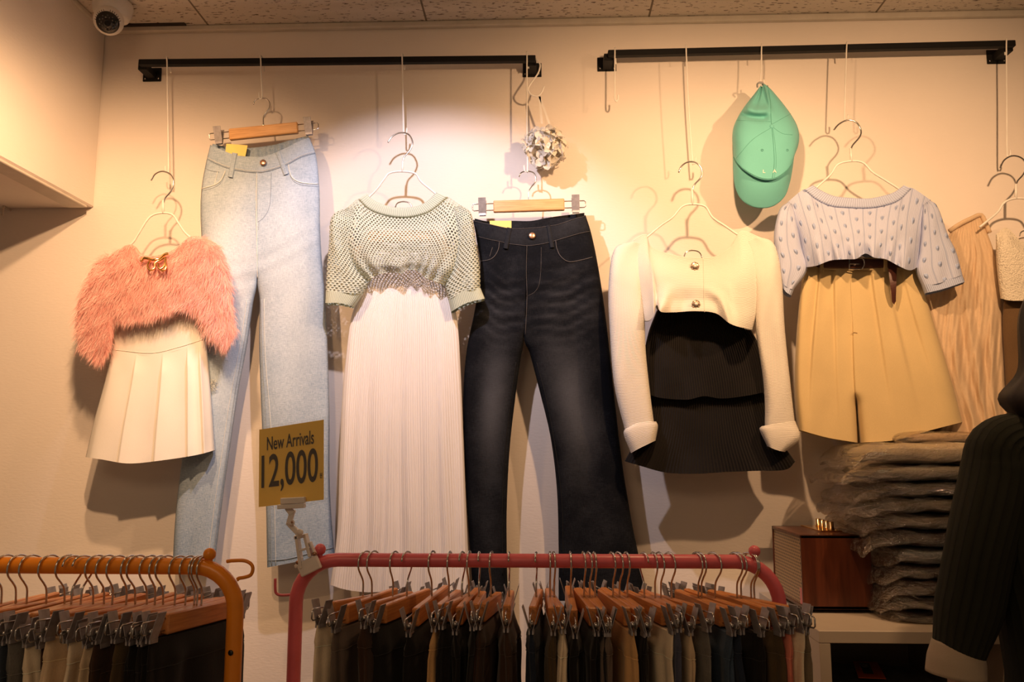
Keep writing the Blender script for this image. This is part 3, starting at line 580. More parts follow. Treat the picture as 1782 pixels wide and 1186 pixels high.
# ---- flower ball
M['petal'] = cloth('white_petal', (.84, .80, .72), .05, 200, .0003, .6, 40, .2, .2); M['stamen'] = plain('stamen', (.35, .25, .10), .6); M['leafy'] = plain('pale_green_leaf', (.62, .64, .46), .6); M['ribbon'] = cloth('white_ribbon', (.82, .78, .74), .03, 600, .0002, .5)
fc = P(949, 257, 2.125)
t = thing('flower_ball', 'ball of white artificial blossoms hanging by a ribbon right of the left rail', 'flower', fc)
MB().ball(fc, .031, 12).out('core', M['leafy'], t, True)
mp = MB(); ms = MB()
for k in range(5):
    a = 2*PI*k/5; rows = []
    for r_, w_, z_ in ((.001, .0018, 0), (.006, .0055, .006), (.012, .0080, .010), (.017, .0068, .011), (.022, .001, .010)):
        for s_ in (-1, -.4, .4, 1): rows.append((r_*math.cos(a)-s_*w_*math.sin(a), r_*math.sin(a)+s_*w_*math.cos(a), z_-.0015*(1-abs(s_))))
    mp.add(rows, [(i*4+j, i*4+j+1, i*4+j+5, i*4+j+4) for i in range(4) for j in range(3)])
    ms.tube([(0, 0, 0), (.004*math.cos(a+.6), .004*math.sin(a+.6), .008), (.007*math.cos(a+.6), .007*math.sin(a+.6), .009)], .0005, 5).ball((.007*math.cos(a+.6), .007*math.sin(a+.6), .009), .001, 5)
first = None; rs = random.Random(2)
for k in range(38):
    zz = 1-2*(k+.5)/38; r_ = math.sqrt(1-zz*zz); a = k*2.39996; d_ = Vector((r_*math.cos(a), r_*math.sin(a), zz))
    if first is None:
        fo = mp.out('blossom', M['petal'], t, True, True); fo.data.materials.append(M['petal']); so = ms.out('stamens', M['stamen'], fo, True, True); first = fo
    else:
        fo = first.copy(); COL.objects.link(fo); so2 = first.children[0].copy(); COL.objects.link(so2); so2.parent = fo
    fo.parent = t; fo.location = d_*.034; fo.rotation_euler = (d_.to_track_quat('Z', 'Y')@Euler((rs.uniform(-.55, .55), rs.uniform(-.55, .55), rs.uniform(0, 6))).to_quaternion()).to_euler(); sc = rs.uniform(1.25, 1.6); fo.scale = (sc, sc, sc)
a0 = P(939, 168, 2.128); 
mb = MB(); 
for dx in (-6, 7): mb.add([a0+np.array((-.003, 0, 0)), a0+np.array((.003, 0, 0)), P(949+dx, 215, 2.128)+np.array((.003, 0, 0)), P(949+dx, 215, 2.128)+np.array((-.003, 0, 0)), P(949+dx, 215, 2.1272)+np.array((.003, 0, 0)), P(949+dx, 215, 2.1272)+np.array((-.003, 0, 0)), a0+np.array((-.003, -.0008, 0)), a0+np.array((.003, -.0008, 0))], [(0, 1, 2, 3), (7, 6, 5, 4), (0, 3, 5, 6), (1, 7, 4, 2)])
mb.out('ribbon', M['ribbon'], t)
o = MB().tube(crv([P(933, 103, 2.118), P(938, 108, 2.114), P(940, 115, 2.114), P(936, 128, 2.116), P(924, 145, 2.12), P(919, 155, 2.122), P(924, 164, 2.124), P(935, 167, 2.126), P(943, 160, 2.124), P(947, 150, 2.122)], 50), .0022, 8).out('long_hook', M['white_wire'], None, True)
tag(o, 'short white s-shaped hook at the right end of the left rail, holding the flower ball', 'hook', 'long white wire hooks on the wall rails')
# ---- black tiered skirt
M['black_pleat'] = cloth('black_chiffon', (.008, .006, .005), .2, 1500, .0002, .75, 8, .1)
YT = 2.085
t = thing('tiered_skirt', 'short black two-tier pleated skirt under the cream cardigan', 'skirt', P(1215, 560, YT))
bp = lambda U, V: .0034*rdg(U*52*PI+.6*np.sin(V*6+U*8))+wr(U, V, 44, 4, 1, .008)*sm(.1, .9, V)
patch('waistband', M['black_pleat'], [(1148, 520), (1146, 535)], [(1278, 520), (1280, 535)], YT, .014, parent=t, nu=40, nv=8, rim=1)
patch('lower_tier', M['black_pleat'], [(1136, 664), (1128, 700), (1114, 750), (1087, 802)], [(1325, 664), (1336, 710), (1355, 760), (1384, 803)], YT, lambda U, V: .020+.022*V, B=[(1087, 802), (1118, 811), (1160, 822), (1211, 824), (1260, 821), (1312, 819), (1366, 817), (1384, 803)], parent=t, nu=320, nv=36, fold=bp, p=6)
patch('upper_tier', M['black_pleat'], [(1146, 532), (1128, 580), (1120, 630), (1124, 684)], [(1280, 532), (1316, 590), (1334, 640), (1340, 680)], YT-.006, lambda U, V: .016+.022*V, B=[(1124, 684), (1150, 692), (1195, 695), (1225, 689), (1257, 693), (1300, 688), (1340, 680)], parent=t, nu=320, nv=36, fold=bp, p=6)
# ---- cream cardigan
M['cream_rib'] = ribmat('cream_waffle_knit', (.80, .75, .67), .0028, 1, .93, .0006)
YC = 2.045
t = thing('cardigan', 'cropped cream cardigan with two jewelled buttons and folded cuffs', 'cardigan', P(1207, 450, YC))
def cf(U, V):
    z = wr(U, V, 15, 1.6, 1.2, .004)
    for u0, v0, a_, sg, am in ((.27, .80, .5, .05, .028), (.70, .78, -1.6, .06, .026), (.86, .9, -1.2, .06, .020), (.12, .8, .3, .05, .022), (.42, .9, .2, .05, -.010)):
        x = (U-u0)+a_*(V-v0)*.3; z += am*np.exp(-(x/sg)**2)*sm(.45, .95, V)
    return z+.012*sm(.75, 1, V)
_, sb = patch('body', M['cream_rib'], [(1098, 420), (1103, 470), (1113, 520), (1120, 558)], [(1322, 412), (1327, 470), (1322, 530), (1310, 574)], YC, lambda U, V: .016+.030*sm(0, .6, V), T=[(1098, 420), (1123, 407), (1133, 428), (1160, 440), (1195, 447), (1240, 447), (1268, 432), (1280, 416), (1292, 401), (1322, 412)], B=[(1120, 558), (1130, 557), (1138, 548), (1143, 530), (1150, 542), (1174, 543), (1211, 541), (1246, 545), (1273, 564), (1310, 574)], parent=t, nu=110, nv=60, fold=cf)
_, ssl = patch('sleeve', M['cream_rib'], [(1100, 419), (1069, 434), (1059, 496), (1061, 574), (1069, 671), (1088, 750)], [(1120, 425), (1118, 500), (1122, 560), (1124, 613), (1131, 680), (1139, 742)], YC-.004, .028, parent=t, nu=50, nv=80, fold=lambda U, V: wr(U, V, 17, 1.2, 2, .006), rim=.4)
_, ssr = patch('sleeve', M['cream_rib'], [(1300, 420), (1312, 500), (1316, 580), (1327, 652), (1331, 700), (1331, 742)], [(1320, 411), (1347, 424), (1360, 477), (1366, 574), (1376, 671), (1384, 742)], YC-.004, .028, parent=t, nu=50, nv=80, fold=lambda U, V: wr(U, V, 18, 1.2, 2, .006), rim=.4)
patch('cuff', M['cream_rib'], [(1096, 740), (1085, 753), (1098, 788)], [(1142, 733), (1145, 742), (1141, 766)], YC-.004, .033, T=[(1096, 740), (1118, 734), (1142, 733)], B=[(1098, 788), (1112, 780), (1141, 766)], parent=t, nu=50, nv=20, rim=.95, fold=lambda U, V: .003*np.sin(V*PI))
patch('cuff', M['cream_rib'], [(1326, 741), (1322, 748), (1336, 776)], [(1384, 732), (1392, 762), (1366, 786)], YC-.004, .033, T=[(1326, 741), (1350, 737), (1384, 732)], B=[(1336, 776), (1350, 782), (1366, 786)], parent=t, nu=50, nv=20, rim=.95, fold=lambda U, V: .003*np.sin(V*PI))
strip_line(sb, [(1224, 449), (1225, 500), (1226, 543)], M['white_thread'], 'placket_edge', t, .0010, .0006, 30)
for k, (bx, by) in enumerate(((1209, 463), (1211, 529))):
    c = sb.at(bx, by, .003); R3 = rotto((0, -1, -.05)); mb = MB().lathe([(.0001, 0), (.009, 0), (.010, .002), (.008, .003), (.0001, .003)], c, 20, R3)
    for q in range(8): mb.ball(c+R3@np.array((.0092*math.cos(q*PI/4), .0092*math.sin(q*PI/4), .0025)), .0019, 6)
    bo = mb.out('button', plain('antique_silver', (.50, .38, .28), .3, .9), t, True); MB().ball(c+R3@np.array((0, 0, .004)), .0042, 10).out('jewel', plain('pearl', (.85, .78, .68), .15), bo, True)
# ---- mint cap
M['mint'] = cloth('mint_twill', (.16, .51, .48), .05, 1500, .0003); M['mint_d'] = stitchmat('mint_thread', (.09, .34, .30))
YM = 2.125
cpx = lambda x, y: (1260+x/3.953, 70+y/3.953)
t = thing('baseball_cap', 'mint green baseball cap hanging by its strap from the right rail', 'cap', P(1330, 250, YM))
seam_ = [(64, 800), (110, 868), (170, 915), (235, 948), (300, 960), (360, 950), (420, 910), (460, 860), (484, 790)]
def capf(U, V):
    z = .011*np.exp(-((V-.42+.12*(U-.2))/.035)**2)*sm(.62, .45, U)*-1.6+.014*np.exp(-((V-.36+.1*U)/.05)**2)*sm(.7, .5, U)
    z += .009*np.exp(-((U-.62-.1*V)/.06)**2)*sm(.45, .15, V)-.010*np.exp(-((U-.25)/.07)**2)*sm(.5, .1, V)
    return z+wr(U, V, 6, 1.5, 1.5, .003)
cr, s = patch('crown', M['mint'], [cpx(*q) for q in [(262, 298), (215, 360), (130, 470), (75, 570), (58, 640), (60, 720), (64, 800)]], [cpx(*q) for q in [(278, 298), (335, 350), (440, 480), (500, 580), (517, 660), (508, 730), (484, 790)]], YM, lambda U, V: .012+.058*sm(0, .7, V)**.8, B=[cpx(*q) for q in seam_], parent=t, nu=90, nv=90, fold=capf, p=2.6, back=.5)
n = 60; a = crv([cpx(*q) for q in seam_], n); b_ = crv([cpx(*q) for q in [(62, 800), (64, 900), (78, 1010), (120, 1095), (190, 1142), (270, 1155), (350, 1135), (420, 1070), (455, 970), (472, 880), (484, 790)]], n); V = []; k = 24
for j in range(k):
    f = j/(k-1); q = a+(b_-a)*f; x = np.linspace(-1, 1, n); V.append(W(q[:, 0], q[:, 1], YM-.064*np.sqrt(np.clip(1-np.abs(x)**2.6, 0, 1))*(1-.35*f)+.004+.014*f*f))
V = np.array(V); V[:, :, 2] += 0; nn = n*k; V = V.reshape(-1, 3); V2 = V+np.array((0, .003, .001)); Fc = [(j*n+i, (j+1)*n+i, (j+1)*n+i+1, j*n+i+1) for j in range(k-1) for i in range(n-1)]
ed = [((k-1)*n+i, nn+(k-1)*n+i, nn+(k-1)*n+i+1, (k-1)*n+i+1) for i in range(n-1)]
mk('brim', np.concatenate([V, V2]), Fc+[tuple(x+nn for x in f[::-1]) for f in Fc]+ed, M['mint'], t, True)
def cl(pts, r=.0005, nme='seam'): return strip_line(s, [cpx(*q) for q in pts], M['mint_d'], nme, cr, r, .0002, 40)
cl([(300, 310), (318, 420), (325, 560), (340, 720), (345, 850), (330, 955)], .0008); cl([(325, 580), (395, 540), (460, 505)]); cl([(325, 590), (400, 640), (470, 650)]); cl([(320, 560), (200, 555), (85, 550)]); cl([(325, 600), (200, 680), (110, 780), (85, 810)])
cl([(68, 806), (110, 862), (170, 908), (235, 941), (300, 953), (360, 943), (420, 903), (458, 856), (480, 794)], .0013); cl([(335, 600), (352, 720), (358, 850), (345, 950)])
MB().ball(s.at(*cpx(330, 592), .001), .0055, 10, (1, .5, 1)).out('top_button', M['mint'], cr, True)
for q in ((435, 755), (262, 755)):
    c = s.at(*cpx(*q), .0006); MB().tube([c+np.array((.0026*math.cos(a_), -.0006, .0026*math.sin(a_))) for a_ in np.linspace(0, 2*PI, 14)], .0006, 5).out('eyelet', M['mint_d'], cr, True)
MB().tube(crv([P(1318, 152, YM-.006), P(1318, 146, YM-.012), P(1324, 143, YM-.016), P(1329, 147, YM-.012), P(1327, 153, YM-.006)], 20), .0022, 6).out('strap_buckle', M['clip'], t, True)
def text_mesh(txt, size=1.0, bold=1):
    c = bpy.data.curves.new('t', 'FONT'); c.body = txt; c.size = size; c.offset = .012*bold; c.resolution_u = 6; o = bpy.data.objects.new('t', c); COL.objects.link(o)
    bpy.context.view_layer.update(); me = bpy.data.meshes.new_from_object(o.evaluated_get(bpy.context.evaluated_depsgraph_get()))
    V = np.array([v.co[:] for v in me.vertices]); Fc = [tuple(p_.vertices) for p_ in me.polygons]; bpy.data.objects.remove(o); bpy.data.curves.remove(c); return V, Fc
for ch, (x, y) in (('L', (268, 912)), ('A', (335, 910))):
    V, Fc = text_mesh(ch); V = V-V.min(0); V = V/V[:, 1].max(); pts = [s.at(*cpx(x+q[0]*26, y-q[1]*22), .0016) for q in V]
    mk('embroidered_letter', pts, Fc, plain('white_embroidery', (.85, .78, .70), .6), cr, False)
# ---- khaki shorts
M['khaki'] = cloth('khaki_cotton', (.62, .47, .24), .05, 900, .0004); M['khaki_t'] = stitchmat('khaki_thread', (.50, .33, .15)); M['belt'] = plain('brown_leather', (.075, .022, .014), .4, 0, .15, 40)
YH = 2.095
t = thing('shorts', 'wide khaki pleated shorts with brown belt under the light blue top', 'shorts', P(1500, 470, YH))
def kf(U, V, sd, cs):
    z = wr(U, V, sd, 2, 1.6, .006)
    for c_, dr, am in cs: x = U-(c_+dr*V); z += am*(1/(1+np.exp(-x*90))-.5)*np.exp(-np.abs(x)*9)*sm(1.05, .3, V)
    return z
patch('leg', M['khaki'], [(1402, 462), (1394, 500), (1386, 595), (1384, 680), (1389, 747)], [(1480, 462), (1481, 511), (1485, 578), (1489, 679), (1493, 770)], YH, lambda U, V: .020+.022*sm(0, .8, V), B=[(1389, 747), (1440, 761), (1493, 770)], parent=t, nu=70, nv=80, fold=lambda U, V: kf(U, V, 51, ((.36, -.15, .014), (.66, .05, .010))), pin=('R', .74), p=12)
_, s = patch('leg', M['khaki'], [(1480, 462), (1481, 511), (1485, 578), (1489, 679), (1497, 770)], [(1597, 470), (1607, 500), (1625, 561), (1655, 658), (1675, 734)], YH, lambda U, V: .020+.026*sm(0, .8, V), B=[(1497, 770), (1560, 765), (1620, 748), (1675, 734)], parent=t, nu=90, nv=80, fold=lambda U, V: kf(U, V, 52, ((.30, .06, .012), (.52, .10, -.012), (.75, .1, .008))), pin=('L', .74), p=12, backoff=-.012, back=1.0)
_, sw = patch('waistband', M['khaki'], [(1418, 448), (1410, 470)], [(1585, 448), (1592, 470)], YH-.002, .024, parent=t, nu=60, nv=10, rim=1, fold=lambda U, V: .0012*np.sin(U*60)*V)
b1 = [(1419, 451), (1450, 451), (1500, 450), (1550, 451), (1583, 452)]; b2 = [(1417, 465), (1450, 467), (1500, 467), (1550, 466), (1584, 466)]
bl = band(sw, b1, b2, M['belt'], 'belt', t, .005, 40)
mb = MB().tube(np.array([sw.at(x, y, .010) for x, y in ((1478, 449), (1478, 468), (1500, 468))]), .0018, 8).tube(crv([sw.at(x, y, .010) for x, y in ((1500, 468), (1504, 459), (1500, 449), (1478, 449))], 16), .0018, 8).tube([sw.at(1479, 459, .012), sw.at(1496, 459, .012)], .0012, 6); mb.out('buckle', M['chrome'], bl, True)
n = 16; V = []; 
for i in range(n):
    f = i/(n-1); y = 458+72*f; xl = 1545+8*f; xr = 1561-2*f
    if i == n-1: xl = xr-3
    yy = YH-.040-.010*math.sin(f*PI); V += [P(xl, y, yy), P(xr, y-6*f, yy), P(xr, y-6*f, yy+.003), P(xl, y, yy+.003)]
mk('belt_tail', V, [(i*4+k, i*4+(k+1) % 4, (i+1)*4+(k+1) % 4, (i+1)*4+k) for i in range(n-1) for k in range(4)], M['belt'], bl, False)
for x in (1430, 1541): band(sw, [(x-4, 448), (x-4, 473)], [(x+4, 448), (x+4, 473)], M['khaki'], 'belt_loop', t, .009, 12)
strip_line(s, [(1482, 580), (1486, 578), (1492, 579)], M['khaki_t'], 'fly_tack', t, .0008, .001, 8)
# ---- light blue cable top
mb_, nt, N, L, b = nm('light_blue_cable_knit'); b.inputs['Roughness'].default_value = .9
uvn = N.new('ShaderNodeUVMap'); uvn.uv_map = 'UVMap'; sx = N.new('ShaderNodeSeparateXYZ'); L.new(uvn.outputs[0], sx.inputs[0])
X = math_(nt, 'DIVIDE', sx.outputs[0], .029); fxx = math_(nt, 'FRACT', X); rib = math_(nt, 'ABSOLUTE', math_(nt, 'SUBTRACT', fxx, .5))
colp = math_(nt, 'MULTIPLY', math_(nt, 'MODULO', math_(nt, 'FLOOR', X), 2), .5)
fyy = math_(nt, 'SUBTRACT', math_(nt, 'FRACT', math_(nt, 'ADD', math_(nt, 'DIVIDE', sx.outputs[1], .041), colp)), .5); gx = math_(nt, 'SUBTRACT', fxx, .5)
ax = math_(nt, 'ABSOLUTE', gx); hh = math_(nt, 'SUBTRACT', fyy, math_(nt, 'MULTIPLY', ax, -.5))
dd_ = math_(nt, 'ABSOLUTE', math_(nt, 'ADD', math_(nt, 'MULTIPLY', fyy, .8), math_(nt, 'MULTIPLY', ax, .35))); dr_ = math_(nt, 'SQRT', math_(nt, 'ADD', math_(nt, 'MULTIPLY', ax, ax), math_(nt, 'MULTIPLY', dd_, dd_)))
dots = math_(nt, 'LESS_THAN', dr_, .125); dome = math_(nt, 'MAXIMUM', math_(nt, 'SUBTRACT', 1.0, math_(nt, 'DIVIDE', dr_, .15)), 0.0)
groove = math_(nt, 'GREATER_THAN', rib, .455)
fine = math_(nt, 'ABSOLUTE', math_(nt, 'SINE', math_(nt, 'MULTIPLY', sx.outputs[0], PI/.0036)))
c1_ = mixc(nt, groove, (.49, .54, .73), (.37, .43, .63)); c2_ = mixc(nt, dots, c1_, (.37, .46, .72)); L.new(c2_, b.inputs['Base Color'])
h = math_(nt, 'ADD', math_(nt, 'MULTIPLY', dome, 1.6), math_(nt, 'ADD', math_(nt, 'MULTIPLY', groove, -.7), math_(nt, 'MULTIPLY', fine, .18))); bump(nt, b, h, .0028); M['blue_cable'] = mb_
M['blue_rib'] = ribmat('light_blue_rib', (.48, .55, .77), .0050, 0, .78)
YB = 2.07
t = thing('cable_top', 'short-sleeved light blue cable-knit top over the khaki shorts', 'sweater', P(1490, 360, YB))
def bf_(U, V):
    z = wr(U, V, 19, 2.5, 1.5, .004)*sm(0, .3, V)
    for u0, am, sg in ((.14, .022, .045), (.29, .018, .03), (.42, .026, .035), (.60, .030, .045), (.74, .018, .03), (.87, .026, .05)): z += am*np.exp(-((U-u0-.1*(U-.5)*(1-V))/sg)**2)*sm(.55, 1, V)
    return z-.010*np.exp(-((U-.52)/.025)**2)*sm(.7, 1, V)
_, sb = patch('body', M['blue_cable'], [(1370, 352), (1381, 383), (1391, 413), (1400, 465)], [(1620, 348), (1610, 380), (1604, 413), (1598, 464)], YB, lambda U, V: .016+.032*sm(0, .6, V), T=[(1370, 352), (1401, 329), (1421, 346), (1445, 357), (1471, 360), (1512, 361), (1542, 356), (1565, 347), (1583, 326), (1620, 348)], B=[(1400, 465), (1421, 462), (1445, 453), (1469, 451), (1490, 450), (1506, 441), (1522, 448), (1542, 451), (1563, 462), (1583, 470), (1598, 464)], parent=t, nu=140, nv=70, fold=bf_)
sleeve(M['blue_cable'], [(1372, 351), (1356, 366), (1347, 411), (1353, 462), (1360, 492)], [(1380, 356), (1390, 400), (1396, 430), (1405, 468), (1381, 504)], None, [(1360, 492), (1370, 500), (1381, 504)], 61, t, YB-.003, .026, ([(1360, 491), (1362, 500)], [(1382, 502), (1377, 514)], [(1360, 491), (1370, 499), (1382, 502)], [(1362, 500), (1368, 508), (1377, 514)]), M['blue_rib'])
sleeve(M['blue_cable'], [(1606, 356), (1603, 400), (1599, 440), (1594, 470), (1605, 498)], [(1618, 348), (1632, 360), (1650, 409), (1664, 438), (1675, 478)], None, [(1605, 498), (1636, 492), (1675, 478)], 62, t, YB-.003, .028, ([(1604, 496), (1610, 510)], [(1674, 476), (1679, 490)], [(1604, 496), (1636, 490), (1674, 476)], [(1610, 510), (1643, 502), (1679, 490)]), M['blue_rib'])
collar(M['blue_rib'], [(1415, 322), (1431, 332), (1453, 341), (1482, 344), (1512, 345), (1538, 340), (1556, 334), (1573, 322)], [(1400, 330), (1421, 347), (1445, 358), (1471, 361), (1512, 362), (1542, 357), (1565, 348), (1586, 328)], t, sb)
for q in ([(1364, 358), (1380, 382), (1391, 411), (1399, 464)], [(1627, 356), (1611, 378), (1605, 411), (1600, 464)]): MB().tube(np.array([sb.at(a, b_, .003) for a, b_ in crv(q, 30)]), .0016, 6).out('armhole_seam', M['blue_rib'], t, True)
# ---- beige crinkled skirt
M['beige'] = cloth('beige_crinkle_gauze', (.74, .55, .36), .06, 500, .0012, .9, 30, .1, .15)
YD = 2.135
t = thing('crinkled_skirt', 'long sheer beige crinkled skirt hanging behind the khaki shorts', 'skirt', P(1690, 400, YD))
dfold = lambda U, V: wr(U, V, 71, 7, 1.5, .016, 9)*sm(0, .3, V)+wr(U, V, 72, 16, 9, .003, 9)
_, s = patch('body', M['beige'], [(1655, 400), (1636, 450), (1612, 520), (1612, 640), (1628, 720), (1622, 790)], [(1706, 376), (1730, 440), (1742, 520), (1747, 610), (1752, 690), (1764, 732), (1768, 790)], YD, lambda U, V: .008+.03*sm(0, .6, V), B=[(1622, 790), (1700, 800), (1768, 790)], parent=t, nu=150, nv=110, fold=dfold, p=6)
MB().tube(crv([s.at(x, y, .003) for x, y in ((1652, 402), (1670, 390), (1690, 380), (1706, 374), (1713, 384), (1722, 405))], 24), .006, 10).out('waistband', M['beige'], t, True)
# ---- right edge: boucle top over brown skirt
M['boucle'] = plain('cream_boucle', (.82, .74, .60), .95, 0, .06, 260, .1, .006); M['brown_cloth'] = cloth('brown_twill', (.13, .075, .035), .1, 700, .0005)
YE = 2.115
t = thing('boucle_top', 'cream boucle top at the right edge over a brown skirt', 'top', P(1810, 420, YE-.01))
patch('body', M['boucle'], [(1733, 408), (1734, 460), (1741, 519)], [(1880, 400), (1885, 460), (1880, 520)], YE-.012, .03, T=[(1733, 408), (1752, 396), (1780, 420), (1820, 424), (1860, 392), (1880, 400)], B=[(1741, 519), (1770, 523), (1880, 520)], parent=t, nu=60, nv=40, fold=lambda U, V: wr(U, V, 81, 2, 2, .004)+wr(U, V, 82, 40, 30, .0015, 12))
t = thing('brown_skirt', 'dark brown skirt at the right edge under the cream boucle top', 'skirt', P(1810, 520, YE))
patch('body', M['brown_cloth'], [(1750, 500), (1744, 560), (1748, 650), (1752, 760), (1755, 800)], [(1870, 500), (1880, 600), (1890, 800)], YE, .022, parent=t, nu=50, nv=50, fold=lambda U, V: wr(U, V, 83, 2, 3, .007), rim=.6)
# ------------------------------------------------------------------ floor racks
YO, YN = 1.40, 1.55
def rack(name, label, m, Y, pathpx, zc, r, knobs, extra, xl, xr, bend=.085):
    """tube frame: two uprights bent into the top rail, feet on the floor"""
    t = thing(name, label, 'clothes rack', (xl, Y, 0))
    pts = [(xl, Y, .06), (xl, Y, zc-bend-.2), (xl, Y, zc-bend)]
    for a in np.linspace(0, PI/2, 9)[1:]: pts.append((xl+bend*(1-math.cos(a)), Y, zc-bend+bend*math.sin(a)))
    for a in np.linspace(PI/2, 0, 9): pts.append((xr-bend*(1-math.cos(a)), Y, zc-bend+bend*math.sin(a)))
    pts += [(xr, Y, zc-bend-.2), (xr, Y, .06)]
    MB().tube(pts, r, 20).out('frame', m, t, True)
    MB().tube([(xl, Y, .12), (xr, Y, .12)], r*.8, 12).out('lower_bar', m, t, True)
    for x in (xl, xr): MB().tube([(x, Y-.2, .02), (x, Y-.19, .045), (x, Y, .06), (x, Y+.19, .045), (x, Y+.2, .02)], r*.9, 12, 24).out('foot', m, t, True)
    for kx in knobs: MB().ball((kx, Y, zc+r+.006), .0105, 12).tube([(kx, Y, zc), (kx, Y, zc+r+.004)], .005, 8).out('knob', m, t, True)
    return t
zO = float(P(200, 984, YO)[2]); xrO = float(P(408, 1100, YO)[0]); zN = float(P(900, 975, YN)[2]); xlN = float(P(514, 1080, YN)[0]); xrN = float(P(1357, 1060, YN)[0])
tO = rack('clothes_rack', 'orange tubular clothes rack at the lower left, full of trousers and skirts', M['orange'], YO, None, zO, .0135, [float(P(365, 960, YO)[0])], None, -1.75, xrO, .07)
MB().tube(crv([(xrO-.018, YO, zO+.008)]+[P(a, b_, YO) for a, b_ in ((405, 975), (425, 975), (437, 981), (440, 990), (436, 1000), (425, 1004), (414, 1006))]+[(xrO+.004, YO, zO-.022)], 50), .0030, 8).out('end_loop', M['orange'], tO, True)
o = MB().lathe([(.0001, 0), (.0045, 0), (.0045, .002), (.0001, .0025)], P(402, 1135, YO-.0125), 14, rotto((-.3, -1, 0))).out('plug', M['dark'], tO, True)
tN = rack('clothes_rack', 'pink tubular clothes rack in the centre, full of skirts and trousers', M['pink'], YN, None, zN, .0125, [float(P(557, 960, YN)[0]), float(P(1313, 961, YN)[0])], None, xlN, xrN, .075)
MB().tube(crv([P(a, b_, YN) for a, b_ in ((510, 1034), (490, 1035), (481, 1032), (479, 1024), (479, 1006))], 30), .0026, 8).out('side_hook', M['pink'], tN, True)
FAB = {}
def fab(kind, col):
    k = (kind, col)
    if k not in FAB: FAB[k] = cloth('rack_%s_%d' % (kind, len(FAB)), col, .22 if kind == 'denim' else .10, 900, .0006 if kind == 'denim' else .0004, .9, 22)
    return FAB[k]
CO = {'black': (.012, .010, .009), 'dark brown': (.050, .026, .015), 'cream': (.84, .70, .50), 'beige': (.70, .53, .34), 'tan': (.68, .40, .17), 'grey-brown': (.16, .12, .095), 'navy': (.018, .026, .045), 'denim blue': (.055, .085, .13), 'faded grey denim': (.17, .16, .14),
      'dark denim': (.035, .045, .06), 'olive brown': (.09, .060, .028), 'coral pink': (.72, .22, .15), 'brick red': (.40, .09, .05), 'slate blue': (.075, .08, .12), 'khaki grey': (.22, .17, .11)}
def rack_garment(root, m, seed, col, kind, thick=.014, zt=-.111, top=.125, ln=.52):
    rs = np.random.RandomState(seed); nv, nr = 44, 72; V = []
    ph = rs.uniform(0, 6.28, 6); band_h = rs.uniform(.028, .042); fl = rs.uniform(.004, .03)
    for j in range(nv):
        v = j/(nv-1); v = v**1.5; z = zt-ln*v; d = ln*v
        a = top+fl*v+.004*math.sin(v*9+ph[0]); b_ = (thick*.35+thick*.65*sm(0, band_h, d))*(1+.25*math.sin(v*5+ph[1]))
        ex = .0022 if d < band_h else 0.0
        for k in range(nr):
            an = 2*PI*k/nr; c, s_ = math.cos(an), math.sin(an)
            x = a*math.copysign(abs(c)**.75, c); y = b_*math.copysign(abs(s_)**.8, s_)
            w_ = min(1, d/.05)
            f = .0034*math.sin(an*7+ph[2]+v*2)*w_+.0022*math.sin(an*13+ph[3]-v*3)*w_+.0012*math.sin(an*3+v*30+ph[4])
            end = abs(c)**6; lat = end*.006*math.sin(v*7+ph[5])*w_
            V.append((x*(1+ex/.12)+c*f, y+s_*(f+ex)+lat, z-.004*math.cos(an*2)*0))
    Fc = [(j*nr+k, (j+1)*nr+k, (j+1)*nr+(k+1) % nr, j*nr+(k+1) % nr) for j in range(nv-1) for k in range(nr)]
    Fc.append(tuple(range(nr)))
    nb = max(2, int(np.searchsorted([ln*(j/(nv-1))**1.5 for j in range(nv)], band_h)))
    wbF = Fc[:(nb)*nr]+[Fc[-1]]; bdF = Fc[nb*nr:-1]; V = np.array(V)
    used = np.arange(nb*nr, len(V))
    bo = mk('body', V[used], [tuple(i-nb*nr for i in f) for f in bdF], m, root, True, local=True)
    wbo = mk('waistband', V[:(nb+1)*nr], [f for f in wbF], m, root, True, local=True)
    # stitched seam under the waistband
    ringp = V[nb*nr:(nb+1)*nr]*np.array((1.006, 1.05, 1)); 
    MB().tube(list(ringp)+[ringp[0]], .0006, 4, caps=False).out('stitching', fab('thread', tuple(min(1, c*1.5+.012) for c in CO[col])), wbo, True, True)
    return bo
ORD = ['leftmost', 'second', 'third', 'fourth', 'fifth', 'sixth', 'seventh', 'eighth', 'ninth', 'tenth', 'eleventh', 'twelfth', 'thirteenth', 'fourteenth', 'fifteenth', 'sixteenth', 'seventeenth', 'eighteenth', 'nineteenth', 'twentieth', 'twenty-first', 'twenty-second', 'twenty-third', 'twenty-fourth', 'twenty-fifth', 'twenty-sixth', 'twenty-seventh', 'twenty-eighth', 'twenty-ninth', 'thirtieth', 'thirty-first', 'rightmost']
